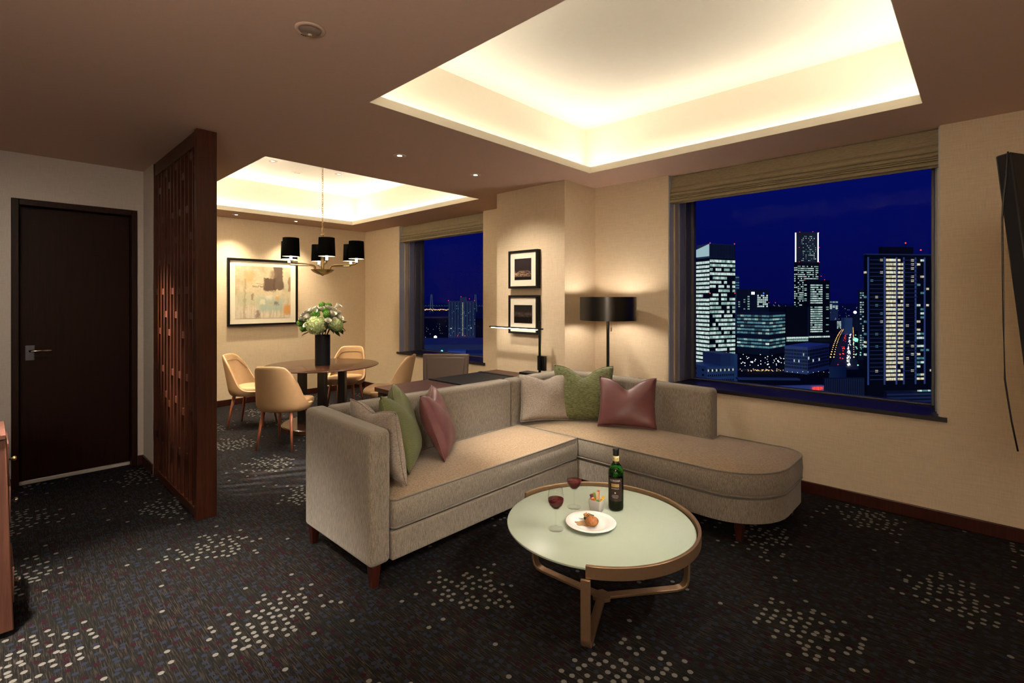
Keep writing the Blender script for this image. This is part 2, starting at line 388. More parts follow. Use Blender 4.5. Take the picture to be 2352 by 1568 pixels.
# ceiling slab with two openings
def ceiling():
    xs = [XB - .2, COVE_D[0], COVE_D[1], COVE_L[0], COVE_L[1], XR + .1]; ys = [-1.6, COVE_L[2], COVE_L[3], COVE_D[3], 4.5]
    hole = lambda x, y: any(a[0] < x < a[1] and a[2] < y < a[3] for a in (COVE_L, COVE_D))
    mb = MB()
    full = [[not hole((xs[i] + xs[i + 1]) / 2, (ys[j] + ys[j + 1]) / 2) for j in range(len(ys) - 1)] for i in range(len(xs) - 1)]
    ok = lambda i, j: 0 <= i < len(xs) - 1 and 0 <= j < len(ys) - 1 and full[i][j]
    zb, zt = H, H + LIPZ
    for i in range(len(xs) - 1):
        for j in range(len(ys) - 1):
            if not full[i][j]: continue
            x0, x1, y0, y1 = xs[i], xs[i + 1], ys[j], ys[j + 1]
            mb.add([(x0, y0, zb), (x1, y0, zb), (x1, y1, zb), (x0, y1, zb)], [(0, 3, 2, 1)])
            for k, (a, b, q) in enumerate((((x0, y0), (x1, y0), (i, j - 1)), ((x1, y0), (x1, y1), (i + 1, j)), ((x1, y1), (x0, y1), (i, j + 1)), ((x0, y1), (x0, y0), (i - 1, j)))):
                if not ok(*q): mb.add([(a[0], a[1], zb), (b[0], b[1], zb), (b[0], b[1], zt), (a[0], a[1], zt)], [(0, 1, 2, 3)])
    return mb
ceil = struct(ceiling().build('ceiling', 'ceil'))
RZ = 2.82
for nm, (x0, x1, y0, y1) in (('cove_recess', COVE_L), ('cove_recess', COVE_D)):
    a, b, c, d = x0 - SET, x1 + SET, y0 - SET, y1 + SET
    z0 = H + 0.012
    mb = MB()
    mb.add([(a, c, RZ), (b, c, RZ), (b, d, RZ), (a, d, RZ)], [(0, 1, 2, 3)])
    for p, q in (((a, c), (b, c)), ((b, c), (b, d)), ((b, d), (a, d)), ((a, d), (a, c))):
        mb.add([(*p, z0), (*q, z0), (*q, RZ), (*p, RZ)], [(0, 1, 2, 3)])
    # trough floor and the back of the lip
    mb.add([(a, c, z0), (b, c, z0), (b, d, z0), (a, d, z0), (x0, y0, z0), (x1, y0, z0), (x1, y1, z0), (x0, y1, z0)],
           [(0, 1, 5, 4), (1, 2, 6, 5), (2, 3, 7, 6), (3, 0, 4, 7)])
    mb.build(nm, 'cove', ceil)
    box_l = MB()
    g_ = .003
    for p, q in (((x0 - .012, y0 - .012), (x1 + .012, y0 + g_)), ((x0 - .012, y1 - g_), (x1 + .012, y1 + .012)), ((x0 - .012, y0 + g_), (x0 + g_, y1 - g_)), ((x1 - g_, y0 + g_), (x1 + .012, y1 - g_))):
        box_l.box((*p, H + .0005), (*q, H + LIPZ + .001))
    lip = box_l.build('cove_lip', 'cove', ceil)
# walls
def wall_y(name, y0, y1, x0, x1, hole=None, mat='wall'):
    mb = MB()
    if hole is None: mb.box((x0, y0, 0), (x1, y1, H))
    else:
        a, b, z0, z1 = hole
        mb.box((x0, y0, 0), (a, y1, H)); mb.box((b, y0, 0), (x1, y1, H)); mb.box((a, y0, 0), (b, y1, z0))
        if z1 < H: mb.box((a, y0, z1), (b, y1, H))
    return struct(mb.build(name, mat))
WL = (-1.925, -0.188, 0.615, H)     # living window opening
WD = (-6.05, -4.295, 0.575, H)      # dining window opening
wall_y('wall_right', YW, DEEP, -2.66, XR + .1, WL)
wall_y('wall_pillar', YC, DEEP, -3.505, -2.66)
wall_y('wall_dining', YD, DEEP, XB - .1, -3.505, WD)
box_wall = lambda n, a, b, m='wall': struct(MB().box(a, b).build(n, m))
box_wall('wall_back', (XB - .1, 0.88, 0), (XB, YD, H))
box_wall('wall_partition', (XB, 0.874, 0), (-4.655, 0.972, H)); box_wall('wall_stub', (XE, 0.8705, 0), (-4.656, 0.8738, H), 'wall_entry')
DY0, DY1, DZ = 0.105, 0.832, 2.075          # door opening in the entry wall
mb = MB(); mb.box((XE - .15, DY1, 0), (XE, 0.872, H)); mb.box((XE - .15, -.6, 0), (XE, DY0, H)); mb.box((XE - .15, DY0, DZ), (XE, DY1, H))
struct(mb.build('wall_entry', 'wall_entry'))
box_wall('wall_closet', (XE - .15, -1.5, 0), (-2.35, -0.52, H), 'wall_entry')
box_wall('wall_front', (-2.35, -1.2, 0), (XR + .1, -1.1, H))
box_wall('wall_end', (XR, -1.5, 0), (XR + .1, YW, H))
# baseboards
BB = 0.08
def bboard(name, a, b):
    struct(MB().box((*a, 0), (*b, BB)).build(name, 'mahogany', bevel=0.004, auto=True))
bboard('baseboard_right', (-2.66, YW - .014), (XR, YW)); bboard('baseboard_pillar', (-3.505, YC - .014), (-2.645, YC))
bboard('baseboard_pillar_side', (-2.66, YC), (-2.646, YW - .014)); bboard('baseboard_dining', (XB + .014, YD - .014), (-3.505, YD))
bboard('baseboard_pillar_back', (-3.519, YC - .014), (-3.505, YD - .014))
bboard('baseboard_back', (XB, .972), (XB + .014, YD)); bboard('baseboard_partition', (XE + .014, .858), (-4.655, .872))
bboard('baseboard_entry_near', (XE, -.52), (XE + .014, DY0)); bboard('baseboard_entry_far', (XE, DY1), (XE + .014, .872))
bboard('baseboard_end', (XR - .014, -1.5), (XR, YW - .014)); bboard('baseboard_dining_side', (XB + .014, .972), (-4.655, .986))

# windows
def window(name, wy, hole, glass_y):
    a, b, z0, z1 = hole
    r = sempty(name, ((a + b) / 2, wy, z0)); L = Vector(r.location)
    def P(n, mb, mat, bevel=0.0):
        mb.v = [tuple(Vector(q) - L) for q in mb.v]; return mb.build(n, mat, r, bevel=bevel, auto=bevel > 0)
    e = 0.003
    for s, x in ((1, a), (-1, b)):      # blind guide strip, wide aluminium jamb in two leaves, inner frame
        X = lambda d0, d1: (min(x + s * d0, x + s * d1), max(x + s * d0, x + s * d1))
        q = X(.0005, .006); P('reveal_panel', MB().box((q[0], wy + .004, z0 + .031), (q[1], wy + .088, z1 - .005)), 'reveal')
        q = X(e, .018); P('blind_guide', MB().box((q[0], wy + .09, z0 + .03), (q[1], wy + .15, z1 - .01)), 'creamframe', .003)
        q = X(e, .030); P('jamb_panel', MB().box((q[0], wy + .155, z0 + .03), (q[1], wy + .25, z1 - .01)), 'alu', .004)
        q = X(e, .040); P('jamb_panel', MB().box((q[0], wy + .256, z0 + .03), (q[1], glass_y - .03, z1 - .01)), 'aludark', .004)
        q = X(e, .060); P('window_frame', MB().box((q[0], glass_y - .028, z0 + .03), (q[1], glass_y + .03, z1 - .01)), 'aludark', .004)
    P('window_frame', MB().box((a + .06, glass_y - .03, z0 + .0305), (b - .06, glass_y + .03, z0 + .042)), 'aludark', .004)
    P('window_frame', MB().box((a + .06, glass_y - .03, z1 - .07), (b - .06, glass_y + .03, z1 - .012)), 'aludark', .004)
    P('pane', MB().box((a + .055, glass_y - .004, z0 + .040), (b - .055, glass_y + .004, z1 - .065)), 'pane')
    P('window_sill', MB().box((a - .035, wy - .022, z0 + e), (b + .035, wy - .001, z0 + .03)).box((a + e, wy - .001, z0 + e), (b - e, glass_y + .03, z0 + .03)), 'sill')
    return r
GL, GD = 4.34, 4.40
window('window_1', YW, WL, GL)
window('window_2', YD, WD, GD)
# outer skin behind the thick walls is the wall itself; the openings stay open to the night

# door
d1 = sempty('door_1', (XE, (DY0 + DY1) / 2, 0))
DL = Vector(d1.location)
def DP(n, a, b, mat, bevel=.003):
    return MB().box([a[i] - DL[i] for i in range(3)], [b[i] - DL[i] for i in range(3)]).build(n, mat, d1, bevel=bevel, auto=True)
DP('door_frame', (XE - .13, DY0 + .002, 0), (XE + .006, DY0 + .04, DZ - .003), 'darkwood'); DP('door_frame', (XE - .13, DY1 - .04, 0), (XE + .006, DY1 - .002, DZ - .003), 'darkwood')
DP('door_frame', (XE - .13, DY0 + .04, DZ - .045), (XE + .006, DY1 - .04, DZ - .003), 'darkwood')
DP('door_leaf', (XE - .115, DY0 + .042, .022), (XE - .07, DY1 - .042, DZ - .048), 'doorwood')
DP('door_seal', (XE - .069, DY0 + .042, .004), (XE - .050, DY1 - .042, .030), 'steel_strip', .002)
rose = MB().cbox((XE - .066 - DL.x, DY0 + .10 - DL.y, .96), (.008, .05, .11)).build('handle_plate', 'aludark', d1, bevel=.002, auto=True)
hd = MB().tube([(XE - .068 - DL.x, DY0 + .10 - DL.y, .975), (XE - .012 - DL.x, DY0 + .10 - DL.y, .975), (XE - .008 - DL.x, DY0 + .115 - DL.y, .975), (XE - .008 - DL.x, DY0 + .215 - DL.y, .975)], .0085, 10)
hd.build('door_handle', 'chrome', d1, smooth=True)

# ------------------------------------------------------------------ slatted screen
SX0, SX1, SY0, SY1 = -4.652, -3.525, 0.872, 0.972
scr = thing('slatted_screen', 'tall dark wooden screen of upright slats and staggered blocks beside the entry', 'room divider', (-4.09, .922, 0))
SL = Vector(scr.location)
def SP(n, a, b, mat='screenwood', bevel=.002, par=None):
    return MB().box([a[i] - SL[i] for i in range(3)], [b[i] - SL[i] for i in range(3)]).build(n, mat, par or scr, bevel=bevel, auto=True)
SP('end_post', (SX1, SY0 - .004, 0), (SX1 + .05, SY1 + .008, H - .004)); SP('wall_post', (SX0 + .002, SY0, 0), (SX0 + .022, SY1, H - .004))
SP('top_rail', (SX0 + .022, SY0 + .004, 2.30), (SX1, SY1 - .004, H - .004)); SP('bottom_rail', (SX0 + .022, SY0 + .004, 0), (SX1, SY1 - .004, .055))
NS = 11; GAP = (SX1 - SX0 - .022) / (NS + 1)
slat_me = MB().cbox((0, 0, 0), (.017, .082, 2.245)).mesh('slat', 'screenwood')
blk_me = MB().cbox((0, 0, 0), (GAP - .017, .06, .046)).mesh('block', 'screenwood')
for k in range(NS):
    link('slat', slat_me, scr, loc=(SX0 + .022 + GAP * (k + 1) - SL.x, 0, 1.1775), bevel=.0015)
ROWS = {'a': (.32, .84, 1.41, 1.94), 'b': (.605, 1.115, 1.63, 2.17), 'c': (.66, 1.245, 1.76, 2.27)}
for k, ty in enumerate('abacbacabacb'):
    for z in ROWS[ty]:
        link('block', blk_me, scr, loc=(SX0 + .022 + GAP * (k + .5) - SL.x + (0 if 0 < k < 11 else 0), -.006, z), bevel=.0015)

# ------------------------------------------------------------------ sectional sofa
sofa = thing('sectional_sofa', 'large beige chenille L-shaped sofa with a rounded chaise end below the window', 'sofa', (-2.0, 2.4, 0))
SO = Vector(sofa.location)
def loc_(mb): mb.v = [(p[0] - SO.x, p[1] - SO.y, p[2] - SO.z) for p in mb.v]; return mb
def fine(a, b, n): return [a + (b - a) * i / n for i in range(n + 1)]
# armrest (outer face towards the camera)
am = MB(); prof = []
ax0, ax1, ay0, ay1 = -2.738, -2.044, 1.206, 1.321
am.rings([[(ax0, ay0, z0), (ax1, ay0, z1), (ax1, ay1, z1), (ax0, ay1, z0)] for z0, z1 in ((.10, .10), (.752, .735))])
loc_(am).build('armrest', 'sofa_v', sofa, bevel=.028, seg=5, auto=True)
bk = MB(); bk.rings([[(-2.738, 1.325, .1), (-2.738, 2.755, .1), (-2.605, 2.755, .1), (-2.605, 1.325, .1)], [(-2.738, 1.325, .748), (-2.738, 2.755, .735), (-2.620, 2.755, .735), (-2.620, 1.325, .748)]])
loc_(bk).build('backrest', 'sofa_v', sofa, bevel=.03, seg=5, auto=True)
cb = MB(); o = [(-2.738, 2.762), (-2.738, 3.572), (-1.365, 3.572), (-1.365, 3.438), (-2.605, 3.438), (-2.605, 2.762)]
o2 = [(-2.738, 2.762), (-2.738, 3.572), (-1.365, 3.572), (-1.365, 3.452), (-2.618, 3.452), (-2.618, 2.762)]
cb.rings([[(x, y, .1) for x, y in o], [(x, y, .735 - .012 * (x + 2.738) / 1.373) for x, y in o2]])
loc_(cb).build('backrest', 'sofa_v', sofa, bevel=.03, seg=5, auto=True)
def rpoly(pts, rad, n=6):          # polygon with rounded corners (rad per corner)
    out = []
    m = len(pts)
    for i in range(m):
        p = Vector(pts[i]); a = Vector(pts[i - 1]); b = Vector(pts[(i + 1) % m]); r = rad[i]
        if r < 1e-4: out.append(tuple(p)); continue
        da = (a - p).normalized(); db = (b - p).normalized(); ang = da.angle(db); t = r / math.tan(ang / 2)
        c = p + (da + db).normalized() * (r / math.sin(ang / 2)); s = p + da * t; e = p + db * t
        a0 = math.atan2(s.y - c.y, s.x - c.x); a1 = math.atan2(e.y - c.y, e.x - c.x)
        while a1 - a0 > PI: a1 -= 2 * PI
        while a1 - a0 < -PI: a1 += 2 * PI
        out += [(c.x + r * math.cos(a0 + (a1 - a0) * k / n), c.y + r * math.sin(a0 + (a1 - a0) * k / n)) for k in range(n + 1)]
    return out
def dense(poly, step):
    out = []
    for i, p in enumerate(poly):
        q = poly[(i + 1) % len(poly)]; d = math.hypot(q[0] - p[0], q[1] - p[1]); k = max(1, int(d / step))
        out += [(p[0] + (q[0] - p[0]) * j / k, p[1] + (q[1] - p[1]) * j / k) for j in range(k)]
    return out
def inset(poly, d):
    A = sum(poly[i - 1][0] * poly[i][1] - poly[i][0] * poly[i - 1][1] for i in range(len(poly)))
    s = 1 if A > 0 else -1; out = []
    m = len(poly)
    for i in range(m):
        a, p, b = Vector(poly[i - 1]), Vector(poly[i]), Vector(poly[(i + 1) % m])
        e1 = (p - a).normalized(); e2 = (b - p).normalized()
        n1 = Vector((-e1.y, e1.x)) * s; n2 = Vector((-e2.y, e2.x)) * s
        n = (n1 + n2); n = n.normalized() if n.length > 1e-5 else n1
        k = max(.5, n.dot(n1)); out.append((p.x + n.x * d / k, p.y + n.y * d / k))
    return out
def cushion(poly, z0, z1, crown, par, name, top='sofa_t', side='sofa_v', pipe=True):
    R = []
    for d, z in ((.016, z0), (.005, z0 + .007), (.000, z0 + .02), (-.003, (z0 + z1) / 2), (.001, z1 - .014), (.008, z1 - .003)):
        R.append([(x, y, z) for x, y in inset(poly, d)])
    mb = MB(); mb.rings(R, True, True, False)
    o = loc_(mb).build(name, side, par, smooth=True)
    # crowned top, a grid clipped to the outline
    bm = bmesh.new(); ring = [bm.verts.new((x - SO.x, y - SO.y, z1 - .003)) for x, y in inset(poly, .008)]
    bm.faces.new(ring)
    bmesh.ops.triangulate(bm, faces=bm.faces[:])
    for axis in ((1, 0, 0), (0, 1, 0)):
        lo = min(v.co.dot(Vector(axis)) for v in bm.verts); hi = max(v.co.dot(Vector(axis)) for v in bm.verts)
        k = int((hi - lo) / .035)
        for i in range(1, k):
            bmesh.ops.bisect_plane(bm, geom=bm.verts[:] + bm.edges[:] + bm.faces[:], plane_co=Vector(axis) * (lo + (hi - lo) * i / k), plane_no=Vector(axis))
    ip = [Vector((x - SO.x, y - SO.y)) for x, y in inset(poly, .008)]
    def edge_d(p):
        best = 9
        for i in range(len(ip)):
            a, b = ip[i - 1], ip[i]; ab = b - a; t = max(0, min(1, (p - a).dot(ab) / max(1e-9, ab.length_squared)))
            best = min(best, (p - a - ab * t).length)
        return best
    for v in bm.verts:
        d = min(1.0, edge_d(Vector((v.co.x, v.co.y))) / .26)
        v.co.z += crown * (1 - (1 - d) ** 2.2)
    bmesh.ops.recalc_face_normals(bm, faces=bm.faces)
    me = bpy.data.meshes.new('cushion_top'); bm.to_mesh(me); bm.free()
    if sum(p.normal.z for p in me.polygons) < 0: me.flip_normals()
    me.materials.append(M[top]); me.polygons.foreach_set('use_smooth', [True] * len(me.polygons))
    link('cushion_top', me, o)
    if pipe:
        for z, d in ((z1 - .002, .004), (z0 + .004, .004)):
            t = MB().tube([(x, y, z) for x, y in inset(poly, d)], .0055, 6, True); loc_(t).build('piping', 'piping', o, smooth=True)
    return o
seat1 = dense(rpoly([(-2.60, 1.326), (-2.036, 1.326), (-2.036, 2.815), (-2.60, 2.815)], [.02, .025, .02, .02]), .05)
cushion(seat1, .252, .392, .032, sofa, 'seat_cushion')
ch_o = rpoly([(-2.60, 2.822), (-0.80, 2.822), (-0.80, 3.572), (-1.357, 3.572), (-1.357, 3.434), (-2.60, 3.434)], [.02, .34, .16, .01, .01, .02], 9)
seat2 = dense(ch_o, .05)
cushion(seat2, .252, .388, .030, sofa, 'seat_cushion')
b1 = MB(); b1.prism([(-2.60, 1.323), (-2.044, 1.323), (-2.044, 2.82), (-2.60, 2.82)], .10, .237); loc_(b1).build('base', 'sofa_v', sofa, bevel=.01, seg=3, auto=True)
b2 = MB(); b2.prism(inset(dense(ch_o, .05), .008), .105, .237); loc_(b2).build('base', 'sofa_v', sofa, bevel=.01, seg=3, auto=True)
leg_me = MB().rings([[(-.016, -.016, 0), (.016, -.016, 0), (.016, .016, 0), (-.016, .016, 0)], [(-.024, -.024, .104), (.024, -.024, .104), (.024, .024, .104), (-.024, .024, .104)]]).mesh('leg', 'mahogany')
for x, y in ((-2.078, 1.245), (-2.70, 1.245), (-2.70, 2.70), (-2.70, 3.53), (-.99, 2.90), (-.88, 3.46), (-1.45, 3.53), (-2.0, 2.87)):
    link('leg', leg_me, sofa, loc=(x - SO.x, y - SO.y, 0), bevel=.002)

# ------------------------------------------------------------------ cushions on the sofa
def pillow(w_, h_, t_, chop=.06, seed=0):
    n = 26; rnd = random.Random(seed); mb = MB(); idx = {}
    ph = [rnd.uniform(0, 6.28) for _ in range(6)]
    for side in (1, -1):
        for i in range(n + 1):
            for j in range(n + 1):
                u, v = -1 + 2 * i / n, -1 + 2 * j / n
                edge = i in (0, n) or j in (0, n)
                if edge and side == -1: idx[(side, i, j)] = idx[(1, i, j)]; continue
                x = w_ / 2 * u * (1 - .075 * math.cos(v * PI / 2)); z = h_ / 2 * v * (1 - .06 * math.cos(u * PI / 2))
                th = t_ / 2 * (max(0, (1 - u * u)) * max(0, (1 - v * v))) ** .42
                th *= 1 + .10 * math.sin(3.1 * u + ph[0]) * math.sin(2.7 * v + ph[1])
                if v > -.2:
                    q = (v + .2) / 1.2; g = math.exp(-(abs(u) / .40) ** 1.6)
                    z -= chop * q ** 1.6 * g; th *= 1 - .30 * q * g if chop else 1
                y = th * side + .006 * math.sin(5 * u + ph[2]) * math.sin(4 * v + ph[3])
                idx[(side, i, j)] = len(mb.v); mb.v.append((x, y, z + h_ / 2))
        for i in range(n):
            for j in range(n):
                mb.f.append(tuple(idx[(side, a, b)] for a, b in ((i, j), (i + 1, j), (i + 1, j + 1), (i, j + 1))))
    return mb
def add_pillow(label, mat, w_, h_, t_, loc, face_deg, lean_deg, roll_deg=0, chop=.06, seed=0, group=None):
    mb = pillow(w_, h_, t_, chop, seed)
    r = thing('throw_pillow', label, 'cushion', loc, 0, group)
    mtx = Matrix.Rotation(math.radians(face_deg + 90), 4, 'Z') @ Matrix.Rotation(math.radians(-lean_deg), 4, 'X') @ Matrix.Rotation(math.radians(roll_deg), 4, 'Y')
    r.matrix_world = Matrix.Translation(loc) @ mtx
    mb.build('cover', mat, r, smooth=True)
    n = 26
    t = MB(); path = [mb.v[i * (n + 1)] for i in range(n + 1)] + [mb.v[n * (n + 1) + j] for j in range(1, n + 1)] + [mb.v[i * (n + 1) + n] for i in range(n - 1, -1, -1)] + [mb.v[j] for j in range(n - 1, 0, -1)]
    t.tube(path, .0035, 5, True).build('edge_seam', mat, r, smooth=True)
    return r
# face_deg: direction the front of the pillow looks, measured from +X
add_pillow('silver-beige chenille cushion propped against the sofa arm', 'silver', .48, .38, .15, (-2.335, 1.448, .418), 88, 9, 0, .03, 1)
add_pillow('green ribbed cushion between the silver one and the plum one near the arm', 'green_stripe', .45, .44, .17, (-2.375, 1.69, .422), 47, 21, 0, .07, 2)
add_pillow('plum satin cushion standing third from the sofa arm', 'mauve', .41, .40, .15, (-2.375, 1.945, .422), 43, 21, 0, .06, 3)
add_pillow('silver-beige chenille cushion in the inner corner of the sofa', 'silver', .41, .37, .15, (-2.425, 2.945, .42), -38, 22, 0, .045, 4)
add_pillow('green slub cushion between silver and plum cushions on the window side', 'green', .47, .44, .15, (-2.225, 3.135, .42), -56, 24, 0, .09, 5)
add_pillow('plum satin cushion with a pinched top on the window side of the sofa', 'mauve', .42, .38, .14, (-1.875, 3.185, .42), -62, 26, 0, .09, 6)

# ------------------------------------------------------------------ coffee table
TC = (-1.30, 1.96); TR = .44; TZ = .32
ct = thing('coffee_table', 'round pale green glass coffee table with a bronze rim and bent bronze legs', 'table', (TC[0], TC[1], 0))
mb = MB().lathe([(.05, -.012), (TR - .016, -.012), (TR - .012, -.008), (TR - .012, -.002), (TR - .016, 0), (.05, 0)], 96, (0, 0, TZ)); mb.build('tabletop', 'tabletop', ct, auto=True)
rim = MB(); a0, a1 = math.radians(-63), math.radians(183); n = 72
R = []
for i in range(n + 1):
    a = a0 + (a1 - a0) * i / n; c, s = math.cos(a), math.sin(a)
    R.append([(c * r, s * r, z) for r, z in ((TR - .006, TZ - .032), (TR + .008, TZ - .032), (TR + .008, TZ + .018), (TR - .006, TZ + .018))])
rim.rings(R); rim.build('rim', 'bronze', ct, bevel=.002, auto=True)
sup = MB().lathe([(.10, -.026), (TR - .05, -.026), (TR - .05, -.012), (.10, -.012)], 64, (0, 0, TZ), False, False); sup.build('under_ring', 'blackmetal', ct, auto=True)
hub = Vector((-1.247 - TC[0], 1.903 - TC[1], .012))
hb = MB(); hb.lathe([(.045, 0), (.045, .016)], 6, (hub.x, hub.y, .004)); hb.build('hub', 'bronze', ct, bevel=.002, auto=True)
for (fx, fy) in ((-1.093, 1.557), (-.995, 2.235), (-1.635, 1.885)):
    foot = Vector((fx - TC[0], fy - TC[1], 0)); d = (foot - Vector((hub.x, hub.y, 0))); d.z = 0; L = d.length; d.normalize()
    path = []
    for s_, z_ in ((.03, .013), (L * .5, .013), (L - .06, .013), (L - .03, .018), (L - .012, .032), (L - .004, .06), (L - .002, .15), (L, TZ - .034 if fx != -1.093 else TZ - .032)):
        path.append(Vector((hub.x, hub.y, 0)) + d * s_ + Vector((0, 0, z_)))
    side = Vector((0, 0, 1)).cross(d).normalized(); R = []
    for i, p in enumerate(path):
        a = path[max(0, i - 1)]; b = path[min(len(path) - 1, i + 1)]; tn = (b - a).normalized(); nn = side.cross(tn).normalized()
        R.append([p + side * sx * .019 + nn * sy * .006 for sx, sy in ((-1, -1), (1, -1), (1, 1), (-1, 1))])
    MB().rings(R).build('leg', 'bronze', ct, bevel=.002, auto=True)

# ------------------------------------------------------------------ things on the coffee table
TT = TZ + .0005
gl_prof = [(0.0, 0), (.034, 0), (.035, .002), (.028, .005), (.008, .009), (.0042, .014), (.0036, .03), (.0036, .075), (.005, .083), (.016, .092), (.030, .108), (.0365, .126), (.0355, .150), (.031, .180), (.0285, .190),
           (.0278, .190), (.0302, .180), (.0347, .150), (.0357, .126), (.0292, .109), (.015, .0935), (0.0, .090)]
wn_prof = [(0, .0912), (.0145, .0945), (.0284, .110), (.0345, .126), (.0347, .136), (0, .136)]
gme = MB().lathe(gl_prof, 32, cap0=False, cap1=False).mesh('glass', 'glass', True)
wme = MB().lathe(wn_prof, 32, cap0=False, cap1=False).mesh('wine', 'wine', True)
for (x, y), lab in (((-1.391, 1.752), 'stemmed glass of red wine in front, left of the white plate'), ((-1.471, 1.998), 'stemmed glass of red wine at the back, left of the vegetable cup')):
    g = thing('wine_glass', lab, 'glass', (x, y, TT), 0, 'wine glasses on the coffee table')
    link('glass', gme, g); link('wine', wme, g)
bt = thing('wine_bottle', 'dark green wine bottle with a dark label on the coffee table', 'bottle', (-1.312, 2.127, TT), math.radians(0))
bp = [(0, .004), (.030, 0), (.0355, .004), (.037, .012), (.037, .180), (.0365, .190), (.033, .203), (.024, .216), (.017, .226), (.0148, .236), (.0142, .286), (.0150, .288), (.0150, .296), (0, .297)]
MB().lathe(bp, 40, cap0=False, cap1=False).build('glass_body', 'bottle', bt, smooth=True)
MB().lathe([(0, .006), (.0345, .006), (.0345, .168), (0, .168)], 32, cap0=False, cap1=False).build('wine', 'wine', bt, auto=True)
def cyl_patch(r, z0, z1, a0, a1, n=24):
    mb = MB(); mb.rings([[(r * math.cos(a0 + (a1 - a0) * i / n), r * math.sin(a0 + (a1 - a0) * i / n), z) for i in range(n + 1)] for z in (z0, z1)], False, False, False); return mb
M['lab_dark'] = plain('dark_label_paper', (0.022, 0.009, 0.008), .5, 0, .4, .1)
M['lab_gold'] = plain('gold_print', (0.45, 0.32, 0.12), .4, .3, .5, .1); M['lab_ink'] = plain('white_print', (0.66, 0.63, 0.58), .6, 0, .3, .02)
M['foil_black'] = plain('black_foil', (0.006, 0.006, 0.006), .3, 0, .5, .1); M['foil_yellow'] = plain('cream_foil', (0.50, 0.42, 0.18), .4, 0, .5, .05)
to_cam = math.atan2(-2.127, 1.312)         # the side of the bottle turned to the room
ld = cyl_patch(.0374, .050, .160, to_cam - 1.05, to_cam + .85).build('front_label', 'lab_dark', bt, smooth=True)
cyl_patch(.0376, .118, .134, to_cam - .62, to_cam + .42).build('gold_panel', 'lab_gold', ld, smooth=True)
MB().lathe([(.0150, .236), (.0152, .237), (.0150, .262), (.0150, .262)], 24, cap0=False, cap1=False).build('neck_band', 'foil_yellow', bt, smooth=True)
MB().lathe([(.0149, .262), (.0150, .286), (.0157, .288), (.0157, .2965), (.014, .298), (0, .298)], 24, cap0=False, cap1=False).build('capsule', 'foil_black', bt, smooth=True)
MB().lathe([(.0176, .2255), (.0153, .2362)], 24, cap0=False, cap1=False).build('neck_foil', 'foil_black', bt, smooth=True)
def text_mesh(body, size, mat, name='print', align='CENTER', extrude=0.0):
    cu = bpy.data.curves.new(name, 'FONT'); cu.body = body; cu.size = size; cu.align_x = align; cu.align_y = 'CENTER'; cu.resolution_u = 3; cu.extrude = extrude
    o = bpy.data.objects.new(name, cu); COL.objects.link(o)
    dg = bpy.context.evaluated_depsgraph_get(); me = bpy.data.meshes.new_from_object(o.evaluated_get(dg))
    bpy.data.objects.remove(o); me.materials.clear(); me.materials.append(M[mat]); me.name = name
    return me
def wrap_text(body, size, r, z, a, par, mat, name='lettering'):
    me = text_mesh(body, size, mat, name)
    for v in me.vertices:
        th = a + v.co.x / r; v.co = Vector((r * math.cos(th), r * math.sin(th), z + v.co.y))
    return link(name, me, par)
wrap_text('CORDIER', .0125, .0378, .148, to_cam - .12, ld, 'lab_ink'); wrap_text('BORDEAUX', .0072, .0378, .110, to_cam - .10, ld, 'lab_ink')
wrap_text('1998', .0035, .0378, .1385, to_cam - .10, ld, 'lab_ink') if False else None
wrap_text('K', .012, .0154, .249, to_cam + .55, bt, 'foil_black'); wrap_text('K', .012, .0154, .249, to_cam - .75, bt, 'foil_black')
cyl_patch(.0377, .086, .094, to_cam - .16, to_cam - .02, 4).build('crest', 'lab_ink', ld, smooth=True)
for zz, aa in ((.078, .40), (.072, .46), (.066, .34)):
    cyl_patch(.0377, zz - .0006, zz + .0006, to_cam - .10 - aa, to_cam - .10 + aa, 8).build('small_print', 'lab_ink', ld, smooth=True)
# plate with food
plate_c = (-1.300, 1.893)
pl = thing('dinner_plate', 'round white porcelain plate on the glass table', 'plate', (*plate_c, TT))
MB().lathe([(0, .003), (.060, .003), (.064, 0), (.067, 0), (.070, .003), (.085, .010), (.113, .015), (.116, .0165), (.113, .018), (.086, .013), (.070, .0065), (.060, .0055), (0, .0055)], 64, cap0=False, cap1=False).build('plate_body', 'white', pl, smooth=True)
M['bread'] = (lambda t: (t.bump(t.noise(t.coord(), 160, 4), .6, .004), t.done(t.mix(t.smooth(t.math('MULTIPLY_ADD', t.noise(t.coord(), 110, 4), .8, t.sep(t.coord('Generated'))[2]), .35, 1.25), (0.62, 0.34, 0.13), (0.33, 0.11, 0.028)), .5))[1])(NT('bread_crust'))
def blob(name, c, rad, mat, label, cat, seed, squash=(1, 1, 1), rough=.1, par=None, n=14):
    rnd = random.Random(seed); ph = [rnd.uniform(0, 6) for _ in range(5)]; prof = []
    mb = MB(); rings = []
    for i in range(1, n):
        th = PI * i / n; ring = []
        for j in range(2 * n):
            f = 2 * PI * j / (2 * n); k = 1 + rough * (math.sin(3 * f + ph[0] + 2 * th) * .5 + math.sin(5 * f + ph[1]) * math.sin(4 * th + ph[2]) * .5)
            ring.append((rad * k * squash[0] * math.sin(th) * math.cos(f), rad * k * squash[1] * math.sin(th) * math.sin(f), rad * k * squash[2] * (1 - math.cos(th))))
        rings.append(ring)
    mb.rings(rings)
    o = mb.build(name, mat, par, smooth=True, loc=c)
    return tag(o, label, cat) if label else o
PZ = TT + .0056
blob('bread_roll', (-1.283, 1.878, PZ), .030, 'bread', 'round golden bread roll on the white plate', 'bread', 3, (1, 1, .72), .05)
